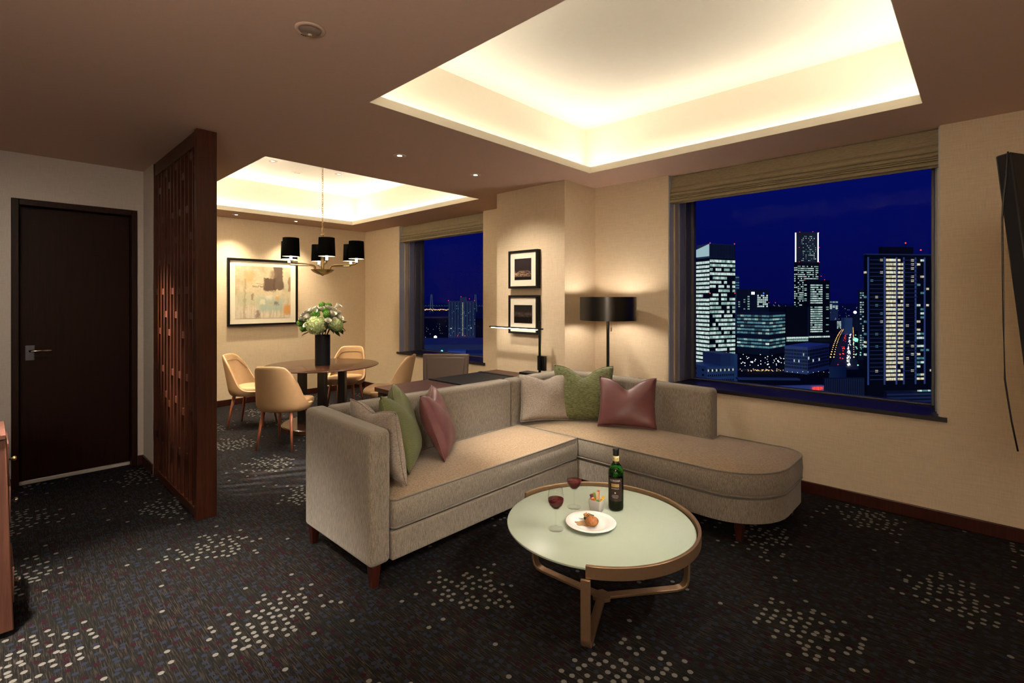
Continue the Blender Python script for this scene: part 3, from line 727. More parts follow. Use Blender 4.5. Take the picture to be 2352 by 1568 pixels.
M['pate'] = plain('toasted_filling', (0.42, 0.19, 0.06), .5, 0, .4, .5, 90); M['sauce'] = plain('grainy_sauce', (0.42, 0.25, 0.11), .5, 0, .4, .4, 160); M['herb'] = plain('dark_herb', (0.035, 0.055, 0.012), .6, 0, .3, .4, 80)
sc_ = MB(); rnd = random.Random(11)
sc_.rings([[((.036 + .006 * math.sin(3 * a) + .004 * math.sin(7 * a)) * k * math.cos(a), (.024 + .004 * math.sin(5 * a)) * k * math.sin(a), z) for a in [2 * PI * i / 36 for i in range(36)]] for k, z in ((1.05, 0), (1, .002), (.6, .004))])
so_ = sc_.build('sauce', 'sauce', None, smooth=True, loc=(-1.325, 1.868, PZ)); so_.rotation_euler[2] = .5; tag(so_, 'grainy brown sauce spread beside the roll on the plate', 'sauce')
oy = thing('stuffed_mushroom', 'small stuffed mushroom topped with herbs behind the bread roll', 'food', (-1.322, 1.905, PZ))
blob('cap', (0, 0, 0), .017, 'herb', None, None, 5, (1.35, 1.0, .8), .12, oy); blob('filling', (-.003, 0, .012), .014, 'pate', None, None, 6, (1.4, 1.0, .8), .25, oy)
rnd = random.Random(5)
for i in range(9):
    a = rnd.uniform(0, 6.28); r = rnd.uniform(.002, .018)
    MB().tube([(r * math.cos(a) + .006, r * math.sin(a), .028), (r * math.cos(a) + .011, r * math.sin(a) + .003, .035), (r * math.cos(a) + .02, r * math.sin(a) + .004, .034)], .0011, 4).build('herb_sprig', 'herb', oy)
hs = MB().tube([(-.05, -.006, .0015), (-.035, -.003, .003), (-.018, 0, .006), (-.006, .002, .01)], .0006, 4).build('herb_sprig', 'herb', oy)
# cup of vegetable sticks
cupc = Vector((-1.361, 2.032, TT))
cu = thing('vegetable_cup', 'square white porcelain cup holding vegetable sticks', 'cup', cupc, math.radians(43.5 + 45 + 12))
sq = lambda s, z: [(x * s, y * s, z) for x, y in rpoly([(-1, -1), (1, -1), (1, 1), (-1, 1)], [.22] * 4, 4)]
MB().rings([sq(.020, .001), sq(.022, 0), sq(.0245, .004), sq(.033, .062), sq(.0332, .0635), sq(.0315, .0635), sq(.0302, .060), sq(.0235, .008), sq(.01, .007)]).build('cup_body', 'white', cu, auto=True)
for nm, lab, col, dx, dy, tx, ty, L, w_ in (
        ('carrot_stick', 'orange carrot stick in the white cup, front left', (0.62, 0.16, 0.02), -.010, -.012, -.012, -.006, .074, .011),
        ('carrot_stick', 'tall orange-red carrot stick leaning right in the white cup', (0.66, 0.10, 0.03), .006, .004, .006, .010, .098, .009),
        ('celery_stick', 'light green celery stick in the white cup', (0.28, 0.42, 0.08), -.004, .008, -.006, .006, .088, .010),
        ('radish_stick', 'pale cream radish stick in the middle of the white cup', (0.70, 0.50, 0.30), .001, -.003, .004, .004, .094, .009),
        ('pepper_stick', 'yellow pepper strip hanging right over the cup rim', (0.75, 0.45, 0.02), .013, -.004, .022, .002, .075, .010),
        ('pepper_stick', 'yellow pepper strip at the front of the cup', (0.70, 0.36, 0.02), .008, -.014, .014, -.004, .070, .009),
        ('cucumber_stick', 'dark green cucumber stick at the front rim of the cup', (0.05, 0.17, 0.03), .0, -.018, .002, -.010, .066, .011),
        ('cabbage_leaf', 'purple leaf sticking out of the cup at the left', (0.14, 0.025, 0.05), -.011, .002, -.015, .006, .082, .012)):
    mk = nm + '_skin_%d' % len(bpy.data.materials); M[mk] = plain(mk, col, .4, 0, .5, .15, 60)
    o = MB().bar([(dx * .6, dy * .6, .010), (dx, dy, .045), (dx + tx * .6, dy + ty * .6, L * .8), (dx + tx, dy + ty, L)], w_ * 1.25, w_ * 1.05, (0.3, 1, 0)).build(nm, mk, None, bevel=.0015, auto=True, loc=cupc)
    o.rotation_euler[2] = math.radians(43.5); tag(o, lab, 'vegetable', 'vegetable sticks in the cup')

# ------------------------------------------------------------------ desk behind the sofa
dk = thing('writing_desk', 'dark red-brown wooden writing desk standing behind the sofa back', 'desk', (-3.13, 2.78, 0))
DO = Vector(dk.location)
def part(root, n, a, b, mat, bevel=.003, par=None):
    L = root.location
    return MB().box([a[i] - L[i] for i in range(3)], [b[i] - L[i] for i in range(3)]).build(n, mat, par or root, bevel=bevel, auto=True)
part(dk, 'desktop', (-3.49, 2.095, .625), (-2.79, 3.455, .66), 'deskwood')
part(dk, 'apron', (-3.46, 2.125, .53), (-2.82, 3.44, .624), 'blackwood')
part(dk, 'side_panel', (-3.47, 2.115, 0), (-2.81, 2.15, .624), 'blackwood'); part(dk, 'side_panel', (-3.47, 3.40, 0), (-2.81, 3.44, .624), 'blackwood')
part(dk, 'modesty_panel', (-2.84, 2.152, .20), (-2.82, 3.40, .528), 'blackwood')
pad = tag(MB().box((-3.46, 2.60, .6605), (-2.98, 3.22, .667)).build('desk_pad', 'leather_black', None, bevel=.003, auto=True), 'black leather desk pad on the dark desk', 'desk pad')
MB().box((-3.46, 2.60, .6672), (-2.98, 2.64, .671)).build('side_flap', 'leather_black', pad, bevel=.001, auto=True); MB().box((-3.46, 3.18, .6672), (-2.98, 3.22, .671)).build('side_flap', 'leather_black', pad, bevel=.001, auto=True)
# desk lamp
dlmp = thing('desk_lamp', 'slim black desk lamp with a long horizontal light bar', 'lamp', (-2.85, 3.36, .6605))
MB().box((-.20, -.055, 0), (.03, .06, .036)).build('base', 'blackmetal', dlmp, bevel=.003, auto=True)
MB().cbox((0, 0, .265), (.017, .017, .466)).build('pole', 'blackmetal', dlmp, bevel=.002, auto=True)
MB().cbox((.004, .026, .125), (.085, .030, .13)).build('control_box', 'blackmetal', dlmp, bevel=.003, auto=True)
MB().box((-.635, -.012, .424), (.035, .010, .436)).build('arm', 'blackmetal', dlmp, bevel=.0015, auto=True)
MB().box((-.61, -.008, .4185), (-.03, .006, .4238)).build('light_bar', 'ledbar', dlmp)
# brown leather desk chair
dc = thing('desk_chair', 'brown leather upholstered chair with a high square back behind the desk', 'chair', (-3.555, 2.825, 0), math.radians(-46.5 - 90))
# local +Y is the direction it faces
ch = MB(); ch.rings([[(-.205, -.23, .40), (.205, -.23, .40), (.205, -.17, .40), (-.205, -.17, .40)], [(-.222, -.30, .83), (.222, -.30, .83), (.222, -.255, .83), (-.222, -.255, .83)]])
ch.build('back_frame', 'leather_brown', dc, bevel=.012, seg=3, auto=True)
ch = MB(); ch.rings([[(-.165, -.178, .46), (.165, -.178, .46), (.165, -.160, .455), (-.165, -.160, .455)], [(-.185, -.262, .795), (.185, -.262, .795), (.185, -.243, .80), (-.185, -.243, .80)]])
ch.build('back_panel', 'leather_brown', dc, bevel=.008, seg=3, auto=True)
MB().box((-.225, -.21, .345), (.225, .22, .43)).build('seat', 'leather_brown', dc, bevel=.03, seg=4, auto=True)
for sx in (-1, 1):
    for y0 in (-.20, .19):
        MB().rings([[(sx * .19 - .014, y0 - .014, 0), (sx * .19 + .014, y0 - .014, 0), (sx * .19 + .014, y0 + .014, 0), (sx * .19 - .014, y0 + .014, 0)], [(sx * .19 - .019, y0 - .019, .35), (sx * .19 + .019, y0 - .019, .35), (sx * .19 + .019, y0 + .019, .35), (sx * .19 - .019, y0 + .019, .35)]]).build('leg', 'darkwood', dc, bevel=.002, auto=True)

# ------------------------------------------------------------------ floor lamp
fl = thing('floor_lamp', 'black floor lamp with a wide drum shade in the corner by the window', 'lamp', (-2.293, 3.592, 0))
MB().lathe([(0, 0), (.10, 0), (.102, .004), (.10, .014), (.02, .02), (.012, .024)], 40, cap0=False, cap1=False).build('base', 'blackmetal', fl, smooth=True)
MB().lathe([(.0125, .02), (.0125, 1.20), (.010, 1.20), (.010, 1.33)], 16).build('pole', 'blackmetal', fl, auto=True)
sh = MB(); sh.lathe([(.235, 1.177), (.235, 1.372), (.232, 1.372), (.232, 1.177), (.235, 1.177)], 64, cap0=False, cap1=False); shade = sh.build('lamp_shade', 'gloss_shade', fl, auto=True)
MB().lathe([(.2315, 1.179), (.2315, 1.370)], 64, cap0=False, cap1=False).build('shade_lining', 'shade_in', shade, smooth=True)
for k in range(3):
    a = 2 * PI * k / 3; MB().tube([(0, 0, 1.335), ((.231) * math.cos(a), .231 * math.sin(a), 1.335)], .003, 6).build('spider_arm', 'brass', fl)
MB().lathe([(.006, 1.33), (.010, 1.335), (.010, 1.36), (.005, 1.365), (.009, 1.374), (0, 1.380)], 16).build('finial', 'brass', fl, smooth=True)
MB().lathe([(0, 1.255), (.022, 1.265), (.031, 1.292), (.022, 1.32), (.012, 1.33)], 20, (.06, 0, 0), cap0=False).build('light_bulb', 'bulb', fl, smooth=True)
cu_ = [(.045, -.02, 1.20), (.045, -.02, 1.115)]; MB().tube(cu_, .0015, 5).build('pull_cord', 'brass', fl); MB().lathe([(.005, 1.085), (.006, 1.115), (.003, 1.12)], 10, (.045, -.02, 0)).build('pull_knob', 'brass', fl, smooth=True)
point((-2.293, 3.592, 1.292), 10.5, .05, (1.0, 0.89, 0.76), 'floor_lamp_light')

# unseen fill light, added as a white-shaded lamp behind the camera position
M['fill_glow'] = emit('fill_light_glow', (1.0, 0.90, 0.76), 52.0)
tc = thing('fill_lamp', 'added fill light shaped as a floor lamp with a glowing white drum behind the camera position', 'lamp', (.12, -.62, 0))
MB().lathe([(0, 0), (.13, 0), (.132, .006), (.125, .016), (.02, .022)], 40, cap0=False, cap1=False).build('base', 'blackmetal', tc, smooth=True)
MB().lathe([(.011, .018), (.011, 1.74)], 14).build('pole', 'blackmetal', tc, auto=True)
MB().lathe([(.19, 1.45), (.175, 1.72)], 40, cap0=False, cap1=False).build('lamp_shade', 'fill_glow', tc, smooth=True)

# ------------------------------------------------------------------ pictures
def frame_y(name, label, x0, x1, z0, z1, y, depth, fw_, art, ax, az, art_mat):
    r = thing(name, label, 'picture', ((x0 + x1) / 2, y, z0)); L = Vector(r.location)
    for a, b in (((x0, z0), (x1, z0 + fw_)), ((x0, z1 - fw_), (x1, z1)), ((x0, z0 + fw_), (x0 + fw_, z1 - fw_)), ((x1 - fw_, z0 + fw_), (x1, z1 - fw_))):
        MB().box((a[0] - L.x, -depth, a[1] - L.z), (b[0] - L.x, -.001, b[1] - L.z)).build('frame_rail', 'black', r, bevel=.0015, auto=True)
    MB().box((x0 + fw_ - L.x, -depth + .010, z0 + fw_ - L.z), (x1 - fw_ - L.x, -.002, z1 - fw_ - L.z)).build('mount_board', 'mat_board', r)
    MB().box((ax[0] - L.x, -depth + .0085, az[0] - L.z), (ax[1] - L.x, -depth + .0099, az[1] - L.z)).build('photo_print', art_mat, r)
    return r
def mat_photo(name, top, glow, hz):
    t = NT(name); g = t.sep(t.coord('Generated')); c = t.coord()
    z = g[2]; n = t.noise(t.scale(c, (14, 14, 30)), 1.0, 5, .7); n2 = t.noise(t.scale(c, (45, 45, 90)), 1.0, 4, .7)
    band = t.math('MULTIPLY', t.math('SUBTRACT', 1.0, t.smooth(t.math('ABSOLUTE', t.math('SUBTRACT', z, hz)), 0, .20)), t.smooth(t.math('ADD', n, t.math('MULTIPLY', n2, .5)), .62, .95))
    col = t.mix(t.smooth(z, hz, 1.0), (0.018, 0.010, 0.010), top); col = t.mix(band, col, glow)
    return t.done(t.mix(t.math('LESS_THAN', z, hz - .14), col, (0.006, 0.003, 0.003)), .6, 0, .1)
M['photo1'] = mat_photo('dusk_print', (0.022, 0.016, 0.018), (0.42, 0.27, 0.17), .28); M['photo2'] = mat_photo('night_print', (0.010, 0.011, 0.010), (0.07, 0.055, 0.045), .48)
frame_y('framed_picture', 'upper small black-framed dusk photograph on the pillar', -3.30, -2.935, 1.457, 1.812, YC, .050, .020, None, (-3.225, -3.015), (1.535, 1.735), 'photo1')
frame_y('framed_picture', 'lower small black-framed night photograph behind the desk lamp', -3.30, -2.935, 1.030, 1.392, YC, .050, .020, None, (-3.232, -3.004), (1.130, 1.300), 'photo2')
def mat_painting():
    t = NT('abstract_painting'); g = t.sep(t.coord('Generated')); c = t.coord()
    u, v = g[1], g[2]
    nz = t.noise(t.scale(c, (9, 9, 9)), 1.0, 5, .7); ns = t.noise(t.scale(c, (30, 30, 30)), 1.0, 4, .7); nv = t.noise(t.scale(c, (1, 34, 5)), 1.0, 4, .65)
    du = t.math('ADD', u, t.math('MULTIPLY', t.math('SUBTRACT', nz, .5), .16)); dv = t.math('ADD', v, t.math('MULTIPLY', t.math('SUBTRACT', ns, .5), .13))
    def rect(a0, a1, b0, b1, s=.02):
        q = t.math('MULTIPLY', t.smooth(du, a0 - s, a0 + s), t.math('SUBTRACT', 1.0, t.smooth(du, a1 - s, a1 + s)))
        p = t.math('MULTIPLY', t.smooth(dv, b0 - s, b0 + s), t.math('SUBTRACT', 1.0, t.smooth(dv, b1 - s, b1 + s)))
        return t.math('MULTIPLY', q, p)
    col = t.mix(t.smooth(nz, .3, .7), (0.40, 0.33, 0.20), (0.55, 0.45, 0.31))
    col = t.mix(t.math('MULTIPLY', t.smooth(v, .55, .1), t.smooth(nv, .35, .6)), col, (0.60, 0.53, 0.42))
    def over(col, m, k, c_): return t.mix(t.math('MULTIPLY', m, k), col, c_)
    col = over(col, rect(.05, .50, .25, .47, .06), .55, (0.36, 0.37, 0.25))
    col = over(col, rect(.40, .86, .13, .40, .06), .75, (0.27, 0.36, 0.31)); col = over(col, rect(.88, 1.0, .55, .78, .05), .6, (0.36, 0.38, 0.30))
    col = over(col, rect(.16, .32, .66, .90, .07), .5, (0.50, 0.26, 0.07))
    col = over(col, rect(.68, .85, .55, 1.1, .012), .93, (0.075, 0.043, 0.030)); col = over(col, rect(.50, .72, .53, .78, .02), .95, (0.068, 0.038, 0.026))
    col = over(col, rect(.62, .72, .78, .93, .03), .7, (0.16, 0.10, 0.065)); col = over(col, rect(.30, .52, .60, .62, .01), .8, (0.15, 0.09, 0.06)); col = over(col, rect(.36, .52, .655, .67, .008), .7, (0.15, 0.09, 0.06))
    col = over(col, rect(.96, 1.05, .52, .80, .02), .8, (0.20, 0.09, 0.035))
    col = over(col, rect(.87, 1.05, .06, .26, .04), .9, (0.50, 0.23, 0.055)); col = over(col, rect(.72, .78, .34, .43, .02), .8, (0.55, 0.27, 0.06)); col = over(col, rect(.58, .65, .28, .31, .015), .8, (0.55, 0.27, 0.06))
    col = over(col, rect(.67, .78, .25, .32, .02), .85, (0.15, 0.13, 0.12)); col = over(col, rect(.35, .42, .0, .16, .02), .75, (0.17, 0.10, 0.075)); col = over(col, rect(.28, .325, .35, .48, .012), .75, (0.19, 0.12, 0.075))
    col = over(col, rect(.155, .175, .0, .75, .015), .5, (0.16, 0.11, 0.06)); col = over(col, rect(.42, .52, .27, .36, .02), .7, (0.62, 0.55, 0.34)); col = over(col, rect(.55, .65, .36, .44, .02), .6, (0.62, 0.55, 0.42))
    return t.done(col, .45)
M['painting'] = mat_painting()
pa = thing('framed_painting', 'large square abstract painting in brown and teal in a black frame', 'painting', (XB, 2.525, 1.010))
ya, yb, za, zb = 2.080, 2.968, 1.010, 1.885
for a, b in (((ya, za), (yb, za + .026)), ((ya, zb - .026), (yb, zb)), ((ya, za + .026), (ya + .026, zb - .026)), ((yb - .026, za + .026), (yb, zb - .026))):
    MB().box((.001, a[0] - 2.525, a[1] - 1.01), (.038, b[0] - 2.525, b[1] - 1.01)).build('frame_rail', 'black', pa, bevel=.002, auto=True)
MB().box((.002, ya + .026 - 2.525, .026), (.022, yb - .026 - 2.525, zb - za - .026)).build('mount_board', 'mat_board', pa)
MB().box((.0222, 2.170 - 2.525, .093), (.0235, 2.872 - 2.525, .780)).build('canvas', 'painting', pa)

# ------------------------------------------------------------------ dining table, vase, flowers
DC = (-5.125, 2.455); DT = .655
dt = thing('dining_table', 'round dark wood dining table on a pedestal of square posts', 'table', (*DC, 0))
MB().lathe([(0, DT - .030), (.30, DT - .030), (.565, DT - .012), (.580, DT - .006), (.580, DT - .002), (.577, DT), (0, DT)], 96, cap0=False, cap1=False).build('tabletop', 'tablewood', dt, auto=True)
for k in range(4):
    a = YAW + math.radians(20 + 90 * k); x, y = .20 * math.cos(a), .20 * math.sin(a)
    m4 = MB().cbox((0, 0, (DT - .03 + .05) / 2), (.075, .075, DT - .03 - .05)); m4.xf(Matrix.Translation((x, y, 0)) @ Matrix.Rotation(YAW, 4, 'Z')).build('post', 'blackwood', dt, bevel=.003, auto=True)
MB().lathe([(0, 0), (.40, 0), (.405, .006), (.405, .044), (.395, .052), (0, .052)], 72, cap0=False, cap1=False).build('base', 'tablewood', dt, auto=True)
va = thing('flower_vase', 'tall black cylindrical vase on the dining table', 'vase', (DC[0], DC[1], DT + .0005))
MB().lathe([(0, 0), (.074, 0), (.077, .003), (.077, .318), (.073, .318), (.073, .01), (0, .01)], 40, cap0=False, cap1=False).build('vase_body', 'screen_black', va, auto=True)
fa = thing('flower_arrangement', 'domed bouquet of white roses, callas, green hydrangea and dark leaves in the black vase', 'flowers', (DC[0], DC[1], DT + .33))
M['petal_green'] = plain('hydrangea_petal', (0.38, 0.46, 0.20), .6, 0, .3, .35, 60); M['pom'] = plain('green_pom', (0.075, 0.20, 0.025), .75, 0, .2, .6, 90)
M['petal_white'] = plain('white_petal', (0.88, 0.85, 0.74), .55, 0, .3, .05, 40); M['leaf'] = plain('dark_leaf', (0.012, 0.030, 0.010), .4, 0, .4, .4, 40)
cr, sr = math.cos(YAW), math.sin(YAW)
def cpt(r, f, z): return Vector((r * cr - f * sr, r * sr + f * cr, z))      # metres to the right of / behind the vase axis as seen from the room
rnd = random.Random(21)
def hydrangea(c, R, seed):
    rr = random.Random(seed); mb = MB(); n = 85
    for i in range(n):
        z = 1 - 2 * (i + .5) / n; ph = i * 2.39996; q = math.sqrt(1 - z * z); d = Vector((q * math.cos(ph), q * math.sin(ph), z)); u = d.orthogonal().normalized(); v = d.cross(u)
        tw = rr.uniform(0, 6); s = R * .26
        for k in range(4):
            a = tw + k * PI / 2; e = u * math.cos(a) + v * math.sin(a); e2 = d.cross(e); b = d * R
            mb.add([b, b + e * s * .6 + e2 * s * .4 + d * s * .25, b + e * s * 1.05 + d * s * rr.uniform(.05, .35), b + e * s * .6 - e2 * s * .4 + d * s * .25], [(0, 1, 2, 3)])
    mb.lathe([(R * .97 * math.sin(PI * i / 8), -R * .97 * math.cos(PI * i / 8)) for i in range(1, 8)], 14)
    o = mb.build('hydrangea_head', 'petal_green', fa); o.location = c
def pom(c, R, seed):
    rr = random.Random(seed); mb = MB()
    for i in range(70):
        z = 1 - 2 * (i + .5) / 70; ph = i * 2.39996; q = math.sqrt(1 - z * z); d = Vector((q * math.cos(ph), q * math.sin(ph), z)); u = d.orthogonal().normalized(); v = d.cross(u); s = R * .17; b = d * R * .86
        mb.add([b + u * s, b + v * s, b - u * s, b - v * s, b + d * R * .17], [(0, 1, 4), (1, 2, 4), (2, 3, 4), (3, 0, 4)])
    mb.lathe([(R * .88 * math.sin(PI * i / 8), -R * .88 * math.cos(PI * i / 8)) for i in range(1, 8)], 14)
    o = mb.build('pom_head', 'pom', fa); o.location = c
def rose_head(c, R, seed):
    rr = random.Random(seed); mb = MB()
    for lay, (k, r0, r1, h0) in enumerate(((5, .55, 1.0, .75), (5, .42, .78, .95), (4, .28, .52, 1.05), (3, .12, .26, 1.1))):
        for j in range(k):
            a = 2 * PI * j / k + lay * .6 + rr.uniform(-.1, .1); grid = []
            for s in range(5):
                t_ = s / 4; rad = R * (r0 * .3 + (r1 - r0 * .3) * t_ ** .7); z = R * (h0 * t_ - .35); wd = 2 * PI / k * .62 * math.sin(PI * (.25 + .6 * t_))
                grid.append([(rad * math.cos(a + wd * q), rad * math.sin(a + wd * q), z - R * .12 * q * q) for q in (-1, -.5, 0, .5, 1)])
            mb.rings(grid, False, False, False)
    o = mb.build('rose_head', 'petal_white', fa, smooth=True); o.location = c
    o.rotation_euler = Vector((c[0], c[1], c[2] - .02 + .08)).to_track_quat('Z', 'Y').to_euler()
def calla(c, R, seed, az):
    mb = MB(); rings = []
    for s in range(7):
        t_ = s / 6; rings.append([(R * (.12 + .55 * t_ ** 1.6) * math.cos(f) * (1 + .9 * t_ * max(0, math.cos(f)) ** 3), R * (.12 + .55 * t_ ** 1.6) * math.sin(f), R * (2.0 * t_ + .35 * t_ * max(0, math.cos(f)) - .8)) for f in [2 * PI * q / 14 for q in range(14)]])
    mb.rings(rings, True, True, False); o = mb.build('calla_head', 'petal_white', fa, smooth=True); o.location = c
    o.rotation_euler = (.9 * math.sin(-az), .9 * math.cos(az), az)
for r, f, z, R, s in ((-.11, .02, .14, .085, 4), (.10, .03, .15, .085, 5), (-.015, -.15, .10, .092, 1), (.165, -.06, .105, .070, 2), (.02, .14, .13, .08, 3)): hydrangea(cpt(r, f, z), R, s)
for r, f, z, R, s in ((.005, -.02, .305, .040, 1), (.062, .0, .300, .038, 2), (-.215, -.05, .115, .042, 3), (.085, -.10, .21, .045, 4), (-.02, -.13, .215, .045, 5), (.055, -.08, .25, .034, 6), (-.16, -.12, .06, .034, 7), (-.105, -.13, .10, .030, 8), (.19, -.03, .045, .03, 9)): pom(cpt(r, f, z), R, s)
for r, f, z, R, s in ((-.17, -.04, .20, .05, 11), (-.075, -.10, .245, .048, 12), (.075, -.05, .275, .048, 13), (.14, -.09, .215, .045, 14), (.205, -.05, .17, .04, 15), (-.19, -.07, .165, .04, 16), (.06, .08, .26, .05, 17), (-.08, .08, .25, .05, 18), (-.13, -.06, .225, .052, 1), (-.04, -.06, .262, .050, 2), (.03, -.07, .258, .050, 3), (.115, -.03, .252, .050, 4), (.112, -.15, .145, .036, 5), (-.105, -.165, .10, .036, 6), (.165, -.10, .155, .034, 7), (.17, -.02, .225, .042, 8)): rose_head(cpt(r, f, z), R, s)
for r, f, z, R, s in ((-.085, -.15, .17, .042, 1), (-.04, -.13, .235, .036, 2), (.13, .02, .285, .040, 3)): calla(cpt(r, f, z), R, s, YAW - 1.6 + .4 * s)
def leaf_me():
    mb = MB(); rows = []
    for s in range(7):
        t_ = s / 6; wd = .30 * math.sin(PI * min(1, t_ * 1.02)) ** .8; rows.append([(t_, -wd, -.25 * t_ * t_), (t_, 0, -.25 * t_ * t_ - .05), (t_, wd, -.25 * t_ * t_)])
    return mb.rings(rows, False, False, False).mesh('leaf', 'leaf', True)
lme = leaf_me()
for i in range(46):
    a = i * 2.39996; el = rnd.uniform(-.45, .75); o = link('leaf', lme, fa); L_ = rnd.uniform(.075, .11); rad = rnd.uniform(.10, .165)
    o.location = (rad * math.cos(a), rad * math.sin(a), .03 + rnd.uniform(-.02, .13)); o.scale = (L_, L_, L_); o.rotation_euler = (rnd.uniform(-.4, .4), -el + .25, a + rnd.uniform(-.5, .5))
for i in range(12):
    a = 2 * PI * i / 12; MB().tube([(.03 * math.cos(a), .03 * math.sin(a), -.05), (.08 * math.cos(a), .08 * math.sin(a), .06), (.14 * math.cos(a), .14 * math.sin(a), .12)], .004, 5).build('stem', 'leaf', fa, smooth=True)

# ------------------------------------------------------------------ dining chairs (local +Y is the way they face)
def make_dining_chair(label):
    t = thing('dining_chair', label, 'chair', group='chairs around the dining table')
    W, D, nu, nv = .215, .205, 36, 12
    def path(u):      # U-shaped plan: front left -> back -> front right
        a = u * math.radians(122); ex = .72
        c, s = math.cos(a), math.sin(a)
        return (math.copysign(abs(s) ** ex, s) * W, -math.copysign(abs(c) ** ex, c) * D)
    mb = MB(); rows = []
    for j in range(nv + 1):
        v = j / nv; ring = []
        for i in range(nu + 1):
            u = -1 + 2 * i / nu; au = abs(u)
            k = max(0.0, min(1.0, (au - .40) / .36)); k = k * k * (3 - 2 * k)
            k2 = max(0.0, (au - .22) / .78)
            top = .770 - .018 * (au / .40) ** 2 * (au < .40) - .018 * (au >= .40) - .285 * k - .02 * k2
            if au > .27: top -= .05 * min(1, (au - .27) / .14) ** 2
            z = .345 + (top - .345) * v
            x, y = path(u)
            low = max(0, (.42 - z) / .075); q = 1 - .13 * min(1, low) ** 2
            hi = max(0, (z - .42) / .35)
            x *= q * (1 - .10 * hi); y = y * q - .075 * hi * max(0, math.cos(u * 1.9))
            ring.append((x, y, z))
        rows.append(ring)
    mb.rings(rows, False, False, False)
    sh = mb.build('shell', 'leather_tan', t, smooth=True, solid=.026); m = sh.modifiers.new('sub', 'SUBSURF'); m.levels = 1; m.render_levels = 1
    seam = [tuple(Vector(rows[int(nv * .92)][i]) + Vector((0, .016, 0))) for i in range(8, nu - 7)]
    inner = []
    for i in range(9, nu - 8):
        p = Vector(rows[int(nv * .90)][i]); q2 = Vector((0, .0, .62)); dn = (Vector((0, -.02, p.z)) - p); dn.z = 0
        inner.append(p + dn.normalized() * .017)
    MB().tube(inner, .003, 5).build('back_seam', 'leather_seam', t, smooth=True)
    seat = [(x * .93, y * .93 + .012) for x, y in [path(-1 + 2 * i / 40) for i in range(41)]]
    seat = seat + [(.17, .215), (.10, .232), (0, .236), (-.10, .232), (-.17, .215)]
    cz = [(.90, .350), (.97, .365), (1.0, .39), (.985, .415), (.93, .428), (.70, .436), (.3, .439)]
    MB().rings([[(x * k, y * k, z) for x, y in seat] for k, z in cz]).build('seat', 'leather_tan', t, smooth=True)
    for sx in (-1, 1):
        for y0, y1 in ((-.13, -.185), (.13, .185)):
            MB().tube([(sx * .130, y0, .352), (sx * .168, y1, 0)], [.0175, .0085], 14).build('leg', 'legwood', t, smooth=True)
    return t
def face(t, loc, dx, dy): t.location = loc; t.rotation_euler = (0, 0, math.atan2(dy, dx) - PI / 2)
B = make_dining_chair('tan leather dining chair nearest the sofa with its back to the room')
face(B, (-4.68, 1.885, 0), -.62, .79)
for loc, d, lab in (((-5.71, 1.955, 0), (.66, .75), 'tan leather dining chair under the painting beside the slatted screen'),
                    ((-5.60, 2.97, 0), (.68, -.73), 'tan leather dining chair behind the vase, beyond the dining table'),
                    ((-4.60, 2.93, 0), (-.76, -.65), 'tan leather dining chair turned sideways near the dining window')):
    dup(B, loc, math.atan2(d[1], d[0]) - PI / 2, lab)

# ------------------------------------------------------------------ chandelier
chd = thing('chandelier', 'brass six-arm chandelier with black drum shades hanging over the dining table', 'chandelier', (*DC, 0))
MB().lathe([(0, 1.605), (.010, 1.606), (.013, 1.613), (.05, 1.622), (.095, 1.645), (.118, 1.668), (.120, 1.672), (.112, 1.672), (.02, 1.655), (0, 1.655)], 40, cap0=False, cap1=False).build('bowl', 'brass', chd, smooth=True)
MB().lathe([(.018, 1.655), (.018, 1.96), (.010, 1.97), (.010, 2.035), (.016, 2.04), (.016, 2.052), (.004, 2.056)], 20).build('stem', 'brass', chd, auto=True)
MB().tube([(-.045, 0, 2.046), (.045, 0, 2.046)], .005, 8).build('cross_pin', 'brass', chd)
sh_me = MB().lathe([(.083, 1.785), (.077, 1.972), (.075, 1.972), (.081, 1.785), (.083, 1.785)], 40, cap0=False, cap1=False).mesh('lamp_shade', 'shade_black', True)
in_me = MB().lathe([(.0805, 1.786), (.0745, 1.971)], 40, cap0=False, cap1=False).mesh('shade_lining', 'shade_in', True)
cu_me = MB().lathe([(0, 1.738), (.022, 1.742), (.023, 1.746), (.010, 1.748), (0, 1.748)], 20, cap0=False, cap1=False).mesh('drip_cup', 'brass', True)
cd_me = MB().lathe([(.0125, 1.748), (.0125, 1.80), (0, 1.802)], 14).mesh('candle_tube', 'bulb', True)
bu_me = MB().lathe([(0, 1.80), (.014, 1.812), (.019, 1.835), (.012, 1.86), (0, 1.873)], 14, cap0=False, cap1=False).mesh('light_bulb', 'bulb', True)
CR = .368
for k in range(6):
    a = math.radians(340.4 + 60 * k); c, s = math.cos(a), math.sin(a)
    pr = [(.085, 1.665), (.088, 1.695), (.105, 1.712), (.14, 1.718), (.22, 1.722), (.31, 1.730), (.345, 1.718), (.362, 1.722), (CR, 1.742)]
    pr = [(.085, 1.665), (.088, 1.692), (.10, 1.708), (.13, 1.716), (.22, 1.720), (.32, 1.724), (.352, 1.728), (.365, 1.735), (CR, 1.748)]
    arm = MB().tube([(r * c, r * s, z) for r, z in pr], .0085, 10).build('arm', 'brass', chd, smooth=True)
    P_ = (CR * c, CR * s, 0)
    link('drip_cup', cu_me, chd, loc=P_); link('candle_tube', cd_me, chd, loc=P_); link('light_bulb', bu_me, chd, loc=P_)
    so = link('lamp_shade', sh_me, chd, loc=P_); link('shade_lining', in_me, so)
    point((DC[0] + P_[0], DC[1] + P_[1], 1.838), 11.0, .02, DINE, 'chandelier_light')
lk = MB().tube([(.008 * math.cos(f), 0, .015 * math.sin(f)) for f in [2 * PI * i / 12 for i in range(12)]], .0022, 5, True).mesh('chain_link', 'brass', True)
